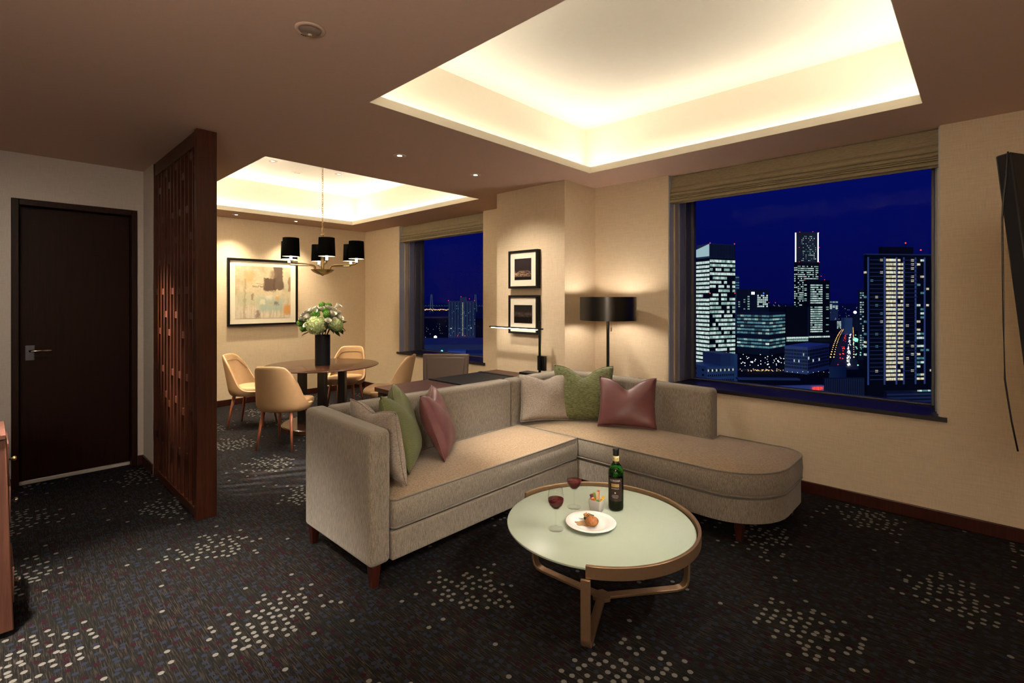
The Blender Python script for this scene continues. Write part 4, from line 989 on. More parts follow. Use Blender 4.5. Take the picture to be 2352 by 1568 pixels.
z = 2.066; k = 0
while z < RZ - .02:
    o = link('chain_link', lk, chd, loc=(0, 0, z)); o.rotation_euler = (0, 0, (k % 2) * PI / 2 + .4); z += .0245; k += 1
MB().tube([(.007 * math.sin(q * .9), .006 * math.cos(q * .9), 2.05 + (RZ - 2.06) * q / 30) for q in range(31)], .0022, 5).build('cable', 'brass', chd, smooth=True)
MB().lathe([(0, RZ - .03), (.03, RZ - .026), (.05, RZ - .006), (.05, RZ - .001), (0, RZ - .001)], 28, cap0=False, cap1=False).build('ceiling_canopy', 'brass', chd, smooth=True)

# ------------------------------------------------------------------ roman blinds
def blind(label, hole, wy):
    a, b, z0, z1 = hole; a += .004; b -= .004
    r = thing('roman_blind', label, 'blind', ((a + b) / 2, wy, z1)); L = Vector(r.location); hw = (b - a) / 2
    def fold(n, zt, zb, yo, belly):
        mb = MB(); k = 10; f = []; bk_ = []
        for i in range(k + 1):
            t_ = i / k; zz = zt + (zb - zt) * t_; yy = yo - belly * math.sin(PI * t_) ** .8 - .012 * t_
            f.append((yy, zz)); bk_.append((yo + .010, zz))
        poly = f + bk_[::-1]
        mb.rings([[(s * hw, y, z) for y, z in poly] for s in (-1, 1)]); mb.build(n, 'blind', r, auto=True)
    fold('valance', -.004, -.100, .050, .004); fold('fold', -.098, -.146, .036, .014); fold('fold', -.149, -.177, .022, .012)
    fold('fold', -.179, -.190, .012, .008); fold('fold', -.192, -.203, .006, .006); fold('hem', -.205, -.230, .012, .003)
    MB().box((-hw, .062, -.236), (hw, .070, -.004)).build('lining', 'blind', r)
blind('wide linen roman blind drawn up over the large living room window', WL, YW + .012)
blind('narrower linen roman blind drawn up over the dining window', WD, YD + .012)

# ------------------------------------------------------------------ ceiling fixtures
M['trim'] = plain('fixture_trim', (0.62, 0.52, 0.42), .5, 0, .5, .05)
def downlight(label, x, y, z, watts, deg, tgt=None, blend=1.0, rad=.03, small=.028, group='recessed downlights'):
    r = thing('downlight', label, 'downlight', (x, y, z), 0, group)
    MB().lathe([(small, -.002), (small + .004, -.004), (small + .016, -.003), (small + .018, 0), (small, 0)], 32, cap0=False, cap1=False).build('trim_ring', 'trim', r, smooth=True)
    MB().lathe([(0, -.0012), (small * .62, -.0012)], 24, cap0=False, cap1=False).build('lens', 'lens', r)
    MB().lathe([(small * .6, -.0010), (small + .001, -.0024)], 24, cap0=False, cap1=False).build('baffle', 'trim', r, smooth=True)
    if watts: spot((x, y, z - .012), tgt or (x, y, 0), watts, deg, blend, rad, DINE if x < -3.8 and y > 1 else WARM, parent=r)
    return r
SPOTS = [
    ('lit round downlight in the soffit nearer the slatted screen', -3.085, 2.06, H, 330, 72, (-4.45, 1.68, .35)),
    ('lit round downlight in the soffit nearer the pillar', -3.10, 2.82, H, 95, 125, (-2.95, 3.05, 0)),
    ('small downlight near the painting, left one of the pair by the back wall', -6.69, 2.10, H, 100, 95, (-6.80, 2.15, 0)),
    ('small downlight near the painting, right one of the pair by the back wall', -6.68, 2.83, H, 100, 95, (-6.80, 2.83, 0)),
    ('recessed downlight in the lit dining cove, left of the chandelier chain', -5.465, 2.07, RZ, 280, 62, (-5.25, 2.0, 0)),
    ('recessed downlight in the lit dining cove, right of the chandelier chain', -5.475, 2.82, RZ, 230, 62, (-5.35, 2.75, 0)),
    ('downlight over the entry carpet beside the cabinet', -2.65, -.10, H, 720, 50, (-2.62, .42, 0)),
    ('downlight over the entry carpet in front of the door', -3.6, -.25, H, 40, 150, (-4.3, .3, 0)),
    ('added fill downlight in the dining soffit hidden by the slatted screen, nearer the table', -5.1, 1.16, H, 80, 150, (-5.6, 2.9, .6)),  # this and the next are unseen fill, added to brighten the dining walls
    ('added fill downlight in the dining soffit hidden by the slatted screen, nearer the back wall', -6.3, 1.16, H, 50, 150, (-6.2, 2.9, .6)),
    ('narrow accent downlight aimed at the slatted screen', -4.75, -.15, H, 1900, 27, (-4.24, .87, 1.15)),
    ('added wall washer for bounce light behind the camera, nearer the entry', -1.9, -.70, H, 90, 120, (-1.9, -1.15, 1.2)),  # added out of view so the wall bounces light onto the ceiling
    ('downlight in the near half of the living room cove, left', -1.95, 1.72, RZ, 430, 27, (-2.18, 2.50, .4)),
    ('downlight in the near half of the living room cove, right', -.70, 1.72, RZ, 60, 30, (-1.15, 2.05, .3)),
]
for lab, x, y, z, wt_, dg_, tg in SPOTS: downlight(lab, x, y, z, wt_, dg_, tg)
downlight('added second adjustable fill downlight aimed across at the front of the sofa', .52, 2.15, H, 190, 42, (-2.05, 2.05, .32))  # unseen fill, added to brighten the sofa front and pillows
downlight('adjustable downlight over the television side of the room', .42, 2.75, H, 100, 38, (-1.3, 1.98, .3))
sd = thing('ceiling_sensor', 'round unlit recessed fixture with a clear dome in the dark ceiling', 'ceiling fixture', (-1.898, .858, H))
MB().lathe([(.040, -.001), (.042, -.006), (.054, -.004), (.056, 0), (.040, 0)], 40, cap0=False, cap1=False).build('trim_ring', 'ceil', sd, smooth=True)
MB().lathe([(.041, -.002), (.034, -.012), (.018, -.018), (0, -.019)], 32, cap0=False, cap1=False).build('dome', plain('smoky_dome', (.16, .12, .10), .12, 0, .5, .1), sd, smooth=True)
MB().lathe([(.008, -.019), (.009, -.024), (0, -.025)], 16, cap0=False, cap1=False).build('nub', 'trim', sd, smooth=True)
for k in range(3): MB().cbox((-.047 - .002 * (k % 2), -.012 + .008 * k, -.0055), (.004, .005, .002)).build('marking', 'black', sd)
sd2 = thing('ceiling_speaker', 'flat round cream grille in the dining cove ceiling', 'ceiling fixture', (-5.75, 2.45, RZ))
MB().lathe([(0, -.004), (.055, -.005), (.062, -.003), (.063, 0)], 40, cap0=False, cap1=False).build('grille', 'cove', sd2, smooth=True)
MB().lathe([(.024, -.0052), (.026, -.0075), (.03, -.0075), (.032, -.0052)], 32, cap0=False, cap1=False).build('ring', 'ceil', sd2, smooth=True)

# ------------------------------------------------------------------ television on the right, cabinet on the left
tv = thing('television', 'flat black television at the right edge, seen from behind and tilted forward', 'television', (.052, 1.592, 1.343), math.atan2(.88, .47))
Tm = Matrix.Rotation(math.radians(-6.0), 4, 'X')
MB().box((0, -.030, -.342), (1.08, 0, .342)).xf(Tm).build('casing', 'screen_black', tv, bevel=.004, auto=True)
MB().box((.02, .0002, -.322), (1.06, .0012, .322)).xf(Tm).build('screen', 'screen_black', tv)
MB().box((.10, -.055, -.25), (.98, -.0305, .24)).xf(Tm).build('back_cover', 'screen_black', tv, bevel=.012, seg=3, auto=True)
MB().box((.42, -.085, -.12), (.66, -.056, .12)).build('mount_plate', 'blackmetal', tv, bevel=.003, auto=True)
MB().tube([(.54, -.085, 0), (.60, -.40, 0), (.66, -.578, 0)], .022, 12).build('wall_arm', 'blackmetal', tv, smooth=True)
def tvp(px, py, d=1.13): p = far_(px, d); return tv_inv @ Vector((p[0], p[1], CAM_H - (py - 688.0) / 1139.0 * d))
far_ = lambda px, d: ((px - 1176.0) / 1139.0 * d * math.cos(YAW) - d * math.sin(YAW), (px - 1176.0) / 1139.0 * d * math.sin(YAW) + d * math.cos(YAW))
tv_inv = (Matrix.Translation(tv.location) @ Matrix.Rotation(math.atan2(.88, .47), 4, 'Z')).inverted()
MB().tube([tvp(*q) for q in ((2315, 348), (2311, 400), (2305, 450), (2302, 500), (2303, 600), (2305, 740), (2308, 870), (2314, 910), (2324, 970), (2338, 1036))], .0018, 6).build('cable', 'blackmetal', tv, smooth=True)
cab = thing('side_cabinet', 'reddish wooden cabinet with small metal knobs at the left edge', 'cabinet', (-2.99, -.22, 0))
CX1 = -2.83
def CP(n, a, b, mat, bevel=.003): return part(cab, n, a, b, mat, bevel)
q = MB(); q.rings([[(-3.15, -.50, .02), (CX1, -.50, .02), (CX1, .068, .02), (-3.15, .068, .02)], [(-3.15, -.50, .79), (CX1, -.50, .79), (CX1, .045, .79), (-3.15, .045, .79)]])
q.v = [tuple(Vector(p) - Vector(cab.location)) for p in q.v]; q.build('body', 'cabwood', cab, bevel=.004, auto=True)
CP('cabinet_top', (-3.155, -.505, .792), (CX1 + .005, .046, .812), 'cabwood')
for i, z in enumerate((.70, .53, .20)):
    yy = .045 + .023 * (1 - z / .83)
    CP('drawer', (-3.135, yy - .004, z - .075), (CX1 - .012, yy + .006, z + .07), 'cabwood')
    k = MB().lathe([(.004, 0), (.004, .010), (.009, .014), (.010, .020), (.006, .024), (0, .0245)], 16); k.xf(Matrix.Translation((CX1 - .05 - cab.location.x, yy + .004 - cab.location.y, z)) @ Matrix.Rotation(-PI / 2, 4, 'X')); k.build('knob', 'chrome' if i else 'brass', cab, smooth=True)

# ------------------------------------------------------------------ the city outside, at its real distance (room is about twenty floors up)
FPX, PX0, PY0 = 1139.0, 1176.0, 688.0
GZ = -62.0
def far(px, d):          # ground-plan point at bearing px and depth d
    r = (px - PX0) / FPX * d
    return Vector((r * cr - d * sr, r * sr + d * cr, 0))
def fz(py, d): return CAM_H - (py - PY0) / FPX * d
def lit_window(name, col, strength):      # a lit room behind glass: furniture, blinds and lamps make it uneven
    m = emit(name, col, strength); t = m.node_tree; g = t.nodes.new('ShaderNodeNewGeometry'); mp = t.nodes.new('ShaderNodeMapping'); mp.inputs['Scale'].default_value = (.9, .9, .35)
    n = t.nodes.new('ShaderNodeTexNoise'); n.inputs['Scale'].default_value = 1.0; n.inputs['Detail'].default_value = 2.0
    rg = t.nodes.new('ShaderNodeMapRange'); rg.inputs['From Min'].default_value = .3; rg.inputs['From Max'].default_value = .7; rg.inputs['To Min'].default_value = strength * .45; rg.inputs['To Max'].default_value = strength * 1.35
    e = [q for q in t.nodes if q.type == 'EMISSION'][0]
    t.links.new(g.outputs['Position'], mp.inputs[0]); t.links.new(mp.outputs[0], n.inputs['Vector']); t.links.new(n.outputs['Fac'], rg.inputs['Value']); t.links.new(rg.outputs[0], e.inputs[1]); return m
def city_mat(name, col): return plain(name, col, .7, 0, .3, .15, .05)
M['c_dark'] = city_mat('dark_facade', (.05, .055, .07)); M['c_mid'] = city_mat('slate_facade', (.16, .18, .24)); M['c_blue'] = city_mat('pale_facade', (.42, .47, .60)); M['c_teal'] = city_mat('teal_facade', (.20, .33, .38))
M['c_black'] = city_mat('black_facade', (.012, .014, .02)); M['ground'] = plain('night_ground', (.010, .012, .018), .9, 0, .1, .4, .02); M['sea'] = plain('night_sea', (.010, .014, .03), .5, 0, .3, .2, .01)
for k, c, s in (('w_white', (.74, .93, .86), .62), ('w_green', (.56, .88, .78), .38), ('w_teal', (.25, .68, .80), .24), ('w_dim', (.25, .45, .60), .10), ('w_warm', (1., .90, .62), .58), ('w_hot', (.95, 1., .98), 1.5),
                ('l_red', (1., .05, .03), 2.0), ('l_amber', (1., .55, .18), 1.6), ('l_white', (.95, 1., .92), 2.2), ('l_green', (.25, 1., .55), 1.3), ('l_blue', (.12, .2, 1.), .8), ('crown', (.62, .92, .98), .42), ('sign_red', (1., .07, .02), 1.5)):
    M[k] = lit_window(k + '_light', c, s) if k[0] == 'w' and k != 'w_hot' else emit(k + '_light', c, s)
class Tower:
    def __init__(s, name, label, px, d, ytop, theta, mat, ybot=None, cat='building', group='buildings beyond the windows'):
        pl_, pm, pr_ = px; th = math.radians(theta); tl, tm, tr = [(q - PX0) / FPX for q in px]
        rm = tm * d; Lr = (tr * d - rm) / (math.cos(th) - tr * math.sin(th)); Ll = (rm - tl * d) / (math.sin(th) + tl * math.cos(th))
        if Ll <= 0: Ll = abs(Lr)
        R2 = lambda r, f: Vector((r * cr - f * sr, r * sr + f * cr, 0))
        s.M = R2(rm, d); s.er = R2(math.cos(th), math.sin(th)); s.el = R2(-math.sin(th), math.cos(th)); s.Lr = Lr; s.Ll = Ll; s.d = d
        s.zt = fz(ytop, d); s.zb = GZ if ybot is None else fz(ybot, d)
        c = s.M + s.er * Lr / 2 + s.el * Ll / 2; s.org = Vector((c.x, c.y, s.zb)); s.t = thing(name, label, cat, s.org, 0, group)
        s.block('body', mat, 0, 1, 0, 1, s.zb, s.zt); s.meshes = {}
    def block(s, n, mat, a0, a1, b0, b1, z0, z1):      # a along the right face, b along the left face, fractions
        q = [s.M + s.er * s.Lr * a + s.el * s.Ll * b for a, b in ((a0, b0), (a1, b0), (a1, b1), (a0, b1))]
        return MB().rings([[(p.x - s.org.x, p.y - s.org.y, z - s.org.z) for p in q] for z in (z0, z1)]).build(n, mat, s.t)
    def face(s, which, y0, y1, rows, cols, fx, fh, pick, stuff=False, a0=0.0, a1=1.0, name='window', out=.25):
        e, L, o = (s.er, s.Lr, -s.el) if which == 'r' else (s.el, s.Ll, -s.er)
        z1, z0 = fz(y0, s.d), fz(y1, s.d); hh = (z1 - z0) / rows; ww = L * (a1 - a0) / cols; ang = math.atan2(e.y, e.x); joined = {}
        for i in range(rows):
            for j in range(cols):
                m = pick(i, j)
                if not m: continue
                p = s.M + e * (L * a0 + ww * (j + .5)) + o * out; z = z1 - hh * (i + .5)
                if stuff:
                    mb = joined.setdefault(m, MB()); h0 = hh * fh / 2; w0 = ww * fx / 2; b = p - s.org
                    mb.add([(b.x - e.x * w0, b.y - e.y * w0, z - h0 - s.org.z), (b.x + e.x * w0, b.y + e.y * w0, z - h0 - s.org.z), (b.x + e.x * w0, b.y + e.y * w0, z + h0 - s.org.z), (b.x - e.x * w0, b.y - e.y * w0, z + h0 - s.org.z)], [(0, 1, 2, 3)])
                else:
                    key = (m, which, rows, cols, fx, fh)
                    if key not in s.meshes: s.meshes[key] = MB().cbox((0, 0, 0), (ww * fx, .3, hh * fh)).mesh(name, m)
                    w_ = link(name, s.meshes[key], s.t, loc=(p.x - s.org.x, p.y - s.org.y, z - s.org.z)); w_.rotation_euler = (0, 0, ang)
        for m, mb in joined.items():
            w_ = mb.build('window_rows', m, s.t); w_['kind'] = 'stuff'
    def lamp(s, px, py, mat='l_red', R=.9, dd=-2):
        d = s.d + dd; p = far(px, d); b = Vector((p.x, p.y, fz(py, d))) - s.org; r = R * .62
        MB().add([b + Vector(v) * r for v in ((1, 0, 0), (-1, 0, 0), (0, 1, 0), (0, -1, 0), (0, 0, 1), (0, 0, -1))], [(0, 2, 4), (2, 1, 4), (1, 3, 4), (3, 0, 4), (2, 0, 5), (1, 2, 5), (3, 1, 5), (0, 3, 5)]).build('beacon', mat, s.t)
R_ = random.Random(99)
def office(p_on, bright=('w_white', 'w_white', 'w_green'), dark=None):
    state = {}
    def f(i, j):
        if (i, j) not in state:
            state[(i, j)] = R_.choice(bright) if R_.random() < (p_on(i, j) if callable(p_on) else p_on) else dark
        return state[(i, j)]
    return f
# office tower at the left edge of the big window
T = Tower('office_tower', 'tall office tower with rows of white lit windows at the left of the big window', (1560, 1630, 1688), 400, 592, 22, 'c_black')
T.block('crown', 'c_mid', 0, 1, 0, .40, T.zt, fz(559, 400))
T.face('r', 594, 838, 25, 9, .93, .60, office(lambda i, j: .9 if i < 4 else (.55 if i < 9 else .80)))
T.face('l', 597, 838, 25, 5, .95, .60, office(.93, ('w_white',)))
mb = MB(); q0 = T.M - T.er * .4; zc0, zc1 = fz(588, 400), fz(560, 400)
A0, A1 = T.M - T.er * .6, T.M + T.el * T.Ll * .98 - T.er * .6
mb.add([(A0.x - T.org.x, A0.y - T.org.y, zc0 - T.org.z), (A1.x - T.org.x, A1.y - T.org.y, zc0 - T.org.z), (A1.x - T.org.x, A1.y - T.org.y, zc0 + (zc1 - zc0) * .12 - T.org.z), (A0.x - T.org.x, A0.y - T.org.y, zc1 - T.org.z)], [(0, 1, 2, 3)]).build('lit_crown', 'crown', T.t)
for k in range(22):
    p = T.M + T.er * T.Lr * (k + .5) / 22 - T.el * .3; MB().cbox((p.x - T.org.x, p.y - T.org.y, (fz(592, 400) + fz(559, 400)) / 2 - T.org.z), (.35, .35, 11)).build('fin', 'c_black', T.t)
for x, y in ((1631, 558), (1687, 560), (1631, 673), (1688, 673)): T.lamp(x, y, 'l_red', .8)
# long pale low building below it
T = Tower('low_block', 'low pale building with small windows at the foot of the left office tower', (1575, 1624, 1690), 330, 842, 14, 'c_teal'); T.face('r', 845, 880, 3, 14, .35, .40, lambda i, j: 'w_warm' if i == 0 and j % 2 == 0 else 'c_black', False); T.face('l', 845, 880, 3, 3, .2, .35, lambda i, j: 'c_black')
T.block('stair_tower', 'c_mid', .55, .92, .1, .9, T.zt, fz(815, 330)); T.block('stair_tower', 'c_teal', .92, 1.04, -.02, .9, T.zb, fz(815, 330))
for y in (852, 862, 872): T.lamp(1588, y, 'l_red', .5)
# mid field
T = Tower('slim_tower', 'slim far tower peeking out right of the left office tower', (1686, 1689, 1698), 900, 633, 15, 'c_mid'); T.face('r', 634, 664, 5, 1, .9, .3, lambda i, j: 'w_teal' if i != 1 else None, True)
T = Tower('dark_block', 'dark block with a bright roof sign and a grid of white windows', (1692, 1716, 1766), 720, 664, 24, 'c_dark')
T.face('r', 676, 706, 6, 6, .72, .70, office(.9, ('w_white',)), False, .45, .95); T.face('r', 668, 678, 1, 1, .9, .6, lambda i, j: 'w_hot', False, .18, .34, 'roof_sign'); T.face('r', 678, 712, 6, 1, .7, .5, lambda i, j: 'w_green', False, 0, .12); T.face('l', 680, 712, 6, 2, .3, .4, office(.6, ('w_green',)))
T.lamp(1754, 673, 'l_blue', 2.2); T.lamp(1766, 695, 'l_red', 1.0); T.lamp(1781, 695, 'l_red', 1.0)
T = Tower('dark_block', 'low dark roof block behind the teal office building', (1766, 1770, 1812), 690, 703, 10, 'c_black')
T = Tower('glass_office', 'wide teal glass office building with banded floors in the middle distance', (1693, 1767, 1803), 560, 718, 42, 'c_dark')
pat = lambda i, j: (None if i in (6,) else R_.choice(('w_teal', 'w_teal', 'w_dim', 'w_green', 'w_teal'))) if i != 8 else R_.choice(('w_white', 'w_teal', 'w_dim'))
T.face('l', 722, 802, 10, 9, .94, .55, pat); T.face('r', 722, 802, 10, 5, .94, .55, pat)
T = Tower('dark_block', 'black windowless block right of the teal office building', (1802, 1806, 1856), 640, 704, 12, 'c_black'); T.face('r', 773, 785, 2, 10, .9, .7, lambda i, j: 'w_white' if i == 0 else 'w_green')
# landmark tower with light lines
T = Tower('landmark_tower', 'tallest tower in the distance with two bright vertical light lines', (1824, 1832, 1882), 1250, 606, 12, 'c_black')
T.block('upper_shaft', 'c_dark', .02, .92, .05, .9, T.zt, fz(532, 1250)); T.block('shoulder', 'c_black', .0, 1.0, 0, 1, T.zt, fz(602, 1250))
T.face('r', 540, 600, 14, 12, .6, .4, office(lambda i, j: .28, ('w_white', 'w_green', 'w_teal')), True, .1, .85); T.face('r', 609, 712, 22, 14, .85, .5, office(lambda i, j: .75 if i < 14 else .5), True, .0, .95); T.face('l', 612, 712, 20, 2, .8, .5, office(.5), True)
for px_ in (1827.5, 1879):
    p = far(px_, 1244) - T.org; MB().box((p.x - 1.1, p.y - 1.1, fz(602, 1250) - T.org.z), (p.x + 1.1, p.y + 1.1, fz(535, 1250) - T.org.z)).build('light_line', 'w_hot', T.t)
for x, y in ((1837, 533), (1867, 532), (1881, 534), (1836, 601), (1882, 602), (1836, 568), (1882, 568)): T.lamp(x, y, 'l_red', 1.4)
T = Tower('office_tower', 'dark green-lit tower standing in front of the tallest tower', (1846, 1855, 1906), 800, 643, 14, 'c_black')
T.block('side_wing', 'c_mid', -.05, .02, -.1, .5, T.zb, fz(705, 800)); T.face('r', 652, 764, 22, 6, .95, .55, office(lambda i, j: 0 if i in (9,) else .92, ('w_white', 'w_green')), False, .12, .66); T.face('r', 652, 764, 22, 1, .95, .45, office(.55, ('w_green',)), True, .82, .95); T.face('l', 652, 700, 12, 1, .6, .5, office(.6), True)
T.face('r', 770, 785, 2, 10, .9, .5, office(.8, ('w_green', 'w_white')), True)
for x, y in ((1848, 643), (1894, 642), (1886, 634)): T.lamp(x, y, 'l_red', 1.0)
T = Tower('low_block', 'low pale blue office block with fine window grid in the middle of the view', (1802, 1855, 1905), 420, 797, 40, 'c_blue')
pat = lambda i, j: 'w_white' if R_.random() < .05 else 'c_black'
T.face('r', 803, 850, 6, 15, .42, .72, pat); T.face('l', 803, 850, 6, 15, .42, .72, pat)
for k in range(9): T.lamp(1808 + k * 12, 853 + (k % 3), 'l_white', .35, -12)
# right hand apartment tower
T = Tower('apartment_tower', 'dark apartment tower with a bright column of lit balconies at the right', (1984, 1992, 2175), 310, 585, 6, 'c_black')
T.block('penthouse', 'c_black', .18, .58, .1, .9, T.zt, fz(566, 310)); T.block('roof_edge', 'c_mid', -.01, 1.01, -.01, 1.0, T.zt, T.zt + .8)
def fr(a): return (a - 1992) / (2175 - 1992)
for a, b in ((1992, 1996), (2029, 2033), (2056, 2060), (2073, 2077), (2100, 2104), (2121, 2125)): T.block('pier', 'c_blue', fr(a), fr(b), -.012, 0, T.zb + 10, fz(590, 310))
T.face('r', 592, 876, 30, 4, .92, .62, lambda i, j: 'w_warm' if j != 2 or i % 3 else 'w_white', False, fr(2034), fr(2056)); T.face('r', 592, 876, 30, 2, .80, .55, lambda i, j: 'w_warm' if R_.random() < .85 else None, False, fr(2060.5), fr(2073), 'window')
T.face('r', 592, 876, 30, 1, .95, .22, lambda i, j: 'c_mid', False, fr(1996), fr(2029), 'balcony_edge', .5); T.face('r', 592, 876, 30, 1, .95, .22, lambda i, j: 'c_mid' if i < 10 or R_.random() < .3 else 'c_dark', False, fr(2077), fr(2100), 'balcony_edge', .5)
T.face('r', 592, 876, 30, 3, .5, .5, lambda i, j: R_.choice(('w_warm', 'w_teal')) if R_.random() < .14 else None, False, fr(1996), fr(2029)); T.face('r', 592, 876, 30, 2, .5, .5, lambda i, j: 'w_warm' if R_.random() < .2 else None, False, fr(2077), fr(2100))
T.face('r', 592, 876, 30, 2, .85, .5, lambda i, j: R_.choice(('w_warm', 'w_white', 'w_teal')) if R_.random() < .42 else None, False, fr(2104), fr(2121)); T.face('r', 592, 876, 30, 3, .5, .5, lambda i, j: R_.choice(('w_warm', 'w_teal')) if R_.random() < .12 else None, False, fr(2125), fr(2150))
T.face('l', 592, 876, 30, 1, .7, .5, office(.3, ('w_white', 'w_warm', 'w_teal')))
for x, y in ((2115, 574), (2080, 558)): T.lamp(x, y, 'l_red', .8, -4)
p = far(2080, 312) - T.org; MB().box((p.x - .3, p.y - .3, fz(566, 310) - T.org.z), (p.x + .3, p.y + .3, fz(558, 310) - T.org.z)).build('mast', 'c_black', T.t)
T = Tower('narrow_tower', 'narrow lit tower just left of the dark apartment tower', (1971, 1974, 1990), 520, 664, 8, 'c_dark'); T.face('r', 670, 800, 24, 3, .7, .5, office(.6, ('w_teal', 'w_green', 'w_white')), True)
# skyline fillers and low foreground roofs
for (a, b, c_), d_, yt, mt, lab in (((1900, 1905, 1925), 1500, 690, 'c_mid', 'small hazy far block right of the green-lit tower'), ((1932, 1940, 1958), 900, 730, 'c_teal', 'small pale block at the head of the boulevard'),
                                   ((1918, 1922, 1932), 950, 735, 'c_dark', 'small lit block left of the boulevard head'), ((1955, 1960, 1972), 1000, 722, 'c_dark', 'small dark block right of the boulevard head')):
    T = Tower('far_block', lab, (a, b, c_), d_, yt, 10, mt)
    if 'lit' in lab: T.face('r', yt + 2, yt + 20, 6, 3, .8, .6, office(.8), True)
T = Tower('station_hall', 'long low roof with a small red sign at the bottom of the view', (1756, 1761, 1893), 185, 887, 6, 'c_blue', group='low roofs below the window'); T_hall = T
T2 = Tower('ribbed_roof', 'dark blue ribbed roof at the bottom of the view right of the red sign', (1890, 1893, 1985), 190, 868, 4, 'c_dark', group='low roofs below the window')
T2.face('r', 870, 912, 1, 22, .35, 1.0, lambda i, j: 'c_mid', True)
T3 = Tower('low_roof', 'blue striped low roof in the bottom right corner of the big window', (2030, 2036, 2180), 170, 898, 5, 'c_dark', group='low roofs below the window'); T3.face('r', 902, 950, 6, 1, 1.0, .5, lambda i, j: 'c_mid', True); T3.face('r', 895, 899, 1, 9, .8, .8, lambda i, j: R_.choice(('w_white', 'w_teal')), False, .45, .75, 'lit_window', 1.0)
T4 = Tower('low_roof', 'low dark roof with a long pale ridge left of the red sign', (1690, 1696, 1838), 230, 868, -4, 'c_mid', group='low roofs below the window', ybot=872)
T5 = Tower('low_roof', 'small pale annex right of the pale blue office block', (1904, 1908, 1944), 400, 843, 6, 'c_teal', group='low roofs below the window')
# the red sign on the station hall
me = text_mesh('崎陽軒', 1.55, 'sign_red', 'sign_lettering')
so = link('sign_lettering', me, T_hall.t)
e = T_hall.er; mid = T_hall.M + e * T_hall.Lr * .875 - T_hall.el * .5
so.matrix_parent_inverse = Matrix.Identity(4); ang = math.atan2(e.y, e.x)
so.rotation_euler = (PI / 2, 0, ang); so.location = Vector((mid.x, mid.y, fz(894.5, 185))) - T_hall.org
# dining window side
T = Tower('apartment_tower', 'bluish apartment tower with red roof beacons seen through the dining window', (1026, 1030, 1092), 620, 691, 4, 'c_mid')
T.block('roof_block', 'c_mid', .42, .66, .1, .9, T.zt, fz(682, 620)); T.face('r', 694, 772, 24, 18, .45, .5, lambda i, j: 'w_warm' if j == 9 else ('w_teal' if R_.random() < .10 else ('c_black' if j % 2 else 'w_dim')), True)
for x, y in ((1030, 690), (1059, 681), (1078, 686), (1090, 690), (1051, 771), (1068, 771)): T.lamp(x, y, 'l_red', .9)
for x, y in ((1036, 754), (1082, 753)): T.lamp(x, y, 'l_white', 1.0)
T.block('podium', 'c_blue', .02, .98, -.3, .8, GZ, fz(778, 620)); T.face('r', 782, 800, 2, 9, .5, .4, lambda i, j: 'w_teal', True, 0, 1, 'window', 9)
T = Tower('warehouse_roof', 'long flat grey roof below the bluish tower in the dining window', (930, 940, 1150), 300, 792, 3, 'c_mid', group='low roofs below the window')
T = Tower('low_roof', 'small pale flat roof in front of the grey roof in the dining window', (1026, 1028, 1070), 220, 806, 3, 'c_blue', group='low roofs below the window')
T = Tower('low_roof', 'dark violet flat roof in the lower right of the dining window', (1066, 1070, 1150), 215, 812, 3, 'c_mid', group='low roofs below the window')
br = thing('suspension_bridge', 'far suspension bridge with lit deck across the dark bay', 'bridge', far(1040, 2600), YAW)
for px_ in (991, 1092):
    r = (px_ - 1040) / FPX * 2600
    for s in (-1, 1): MB().rings([[(r + s * 7 - 2, -2, GZ), (r + s * 7 + 2, -2, GZ), (r + s * 7 + 2, 2, GZ), (r + s * 7 - 2, 2, GZ)], [(r + s * 2.5 - 1.5, -2, fz(676, 2600)), (r + s * 2.5 + 1.5, -2, fz(676, 2600)), (r + s * 2.5 + 1.5, 2, fz(676, 2600)), (r + s * 2.5 - 1.5, 2, fz(676, 2600))]]).build('pylon', 'w_dim', br)
MB().box((-420, -6, fz(703, 2600) - 1.5), (420, 6, fz(703, 2600) + 1.5)).build('deck', 'c_mid', br)
mb = MB()
for i in range(61):
    r = -420 + 14 * i; mb.cbox((r, -8, fz(702, 2600) + 2), (2.2, 2.2, 2.2))
o = mb.build('deck_lights', 'w_teal', br); o['kind'] = 'stuff'
mb = MB()
for i in range(26):
    p = far(974 + i * 2.2 + R_.uniform(-.6, .6), 1900); mb.cbox((p.x, p.y, fz(711 + R_.uniform(-1.2, 1.2), 1900)), (2.2, 2.2, 2.2))
o = mb.build('shore_lights', 'l_amber'); o['kind'] = 'stuff'; o['label'] = 'line of warm lights along the far shore of the bay'; o['category'] = 'lights'
# bright floodlights
def lampball(label, px, py, d, R, mat, h_=None):
    p = far(px, d); z = fz(py, d); r = thing('floodlight', label, 'street lamp', (p.x, p.y, GZ), 0, 'floodlights in the city')
    MB().lathe([(R * math.sin(PI * i / 10), z - GZ - R * math.cos(PI * i / 10)) for i in range(11)], 14, cap0=False, cap1=False).build('lamp_head', mat, r, smooth=True)
    MB().lathe([(.25, 0), (.18, z - GZ - R)], 8).build('mast', 'c_black', r)
lampball('brightest white floodlight left of the bluish tower in the dining window', 1000, 774, 480, 1.5, 'l_white'); lampball('white floodlight at the left foot of the bluish tower', 1038, 786, 420, 1.1, 'l_white'); lampball('white floodlight at the right foot of the bluish tower', 1082, 786, 420, 1.1, 'l_white')
lampball('green-tinged lamp in front of the flat grey roof', 1015, 806, 210, .45, 'l_green'); lampball('blue-white floodlight above the boulevard beside the narrow tower', 1964, 717, 900, 2.6, 'l_white'); lampball('green-white light cluster at the foot of the narrow tower', 1966, 780, 520, 2.0, 'l_green')
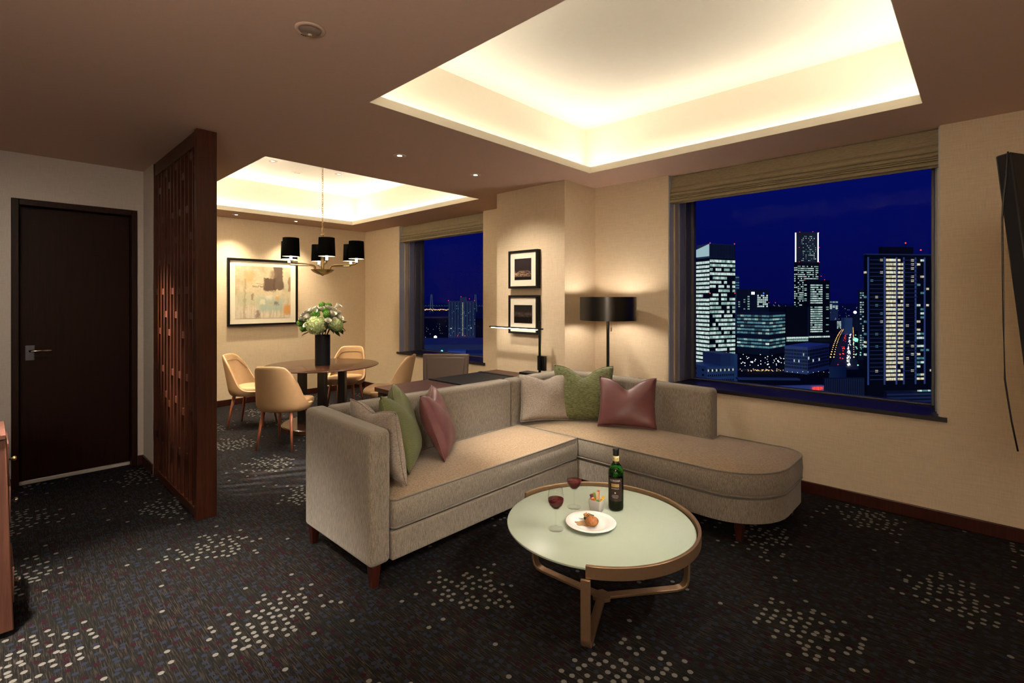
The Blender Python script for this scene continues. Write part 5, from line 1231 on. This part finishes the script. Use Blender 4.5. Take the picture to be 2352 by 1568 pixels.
# ground, sea, boulevard and the scatter of lights nobody could count
def plane(name, pts, z, mat):
    return struct(MB().add([(p.x, p.y, z) for p in pts], [tuple(range(len(pts)))]).build(name, mat))
plane('ground', [far(-3500, 60), far(5500, 60), far(5500, 1700), far(-3500, 1700)], GZ - .5, 'ground')
plane('sea', [far(-3500, 1700), far(5500, 1700), far(5500, 8000), far(-3500, 8000)], GZ - .8, 'sea')
pts = [far(1902, 450), far(1972, 450), far(1962, 1000), far(1938, 1000)]
plane('street_1', pts, GZ - .2, 'c_dark'); plane('street_2', [far(1690, 455), far(1905, 440), far(1905, 430), far(1690, 445)], GZ - .15, 'c_dark')
def scatter(name, label, mat, pts, R):
    mb = MB()
    for px_, d, hgt in pts:
        p = far(px_, d); z = GZ + hgt; r = R * R_.uniform(.7, 1.3); b = Vector((p.x, p.y, z))
        mb.add([b + Vector(v) * r for v in ((1, 0, 0), (-1, 0, 0), (0, 1, 0), (0, -1, 0), (0, 0, 1), (0, 0, -1))], [(0, 2, 4), (2, 1, 4), (1, 3, 4), (3, 0, 4), (2, 0, 5), (1, 2, 5), (3, 1, 5), (0, 3, 5)])
    o = mb.build(name, mat); o['kind'] = 'stuff'; o['label'] = label; o['category'] = 'lights'
road = lambda t_, d: 1938 + (1905 - 1938) * (1000 - d) / 530 + t_ * (24 + 40 * (1000 - d) / 530)
rd = lambda: R_.uniform(0, 1)
scatter('headlights', 'stream of white headlights on the boulevard', 'l_white', [(road(.62 + .12 * rd(), d), d, 1) for d in [470 + 500 * rd() ** 1.3 for _ in range(80)]], .6)
scatter('tail_lights', 'stream of red tail lights on the boulevard', 'l_red', [(road(.30 + .18 * rd(), d), d, 1) for d in [475 + 500 * rd() for _ in range(34)]], .5)
scatter('street_lamps', 'rows of amber street lamps along the boulevard', 'l_amber', [(road(t_, d), d, 9) for t_ in (.04, .16, .88) for d in [470 + 24 * k for k in range(22)]], .6)
scatter('kerb_lights', 'small white lights along the road at the foot of the teal building', 'l_white', [(1697 + 110 * rd(), 450 + 40 * rd(), 2 + 8 * rd()) for _ in range(55)], .42)
scatter('road_glow', 'warm lights along the curved road', 'l_amber', [(1700 + 110 * rd(), 432 + 14 * rd(), 1) for _ in range(40)], .35)
scatter('green_lights', 'greenish lights beside the boulevard', 'l_green', [(1958 + 20 * rd(), 430 + 250 * rd(), 4 + 14 * rd()) for _ in range(22)], .6)
scatter('far_lights', 'tiny lights of the far city below the horizon', 'w_white', [(1690 + 300 * rd(), 1000 + 650 * rd(), 3 + 45 * rd()) for _ in range(150)], .75)
scatter('harbour_lights', 'tiny lights around the harbour in the dining window', 'w_white', [(970 + 140 * rd(), 480 + 700 * rd(), 2 + 12 * rd()) for _ in range(60)], .5)
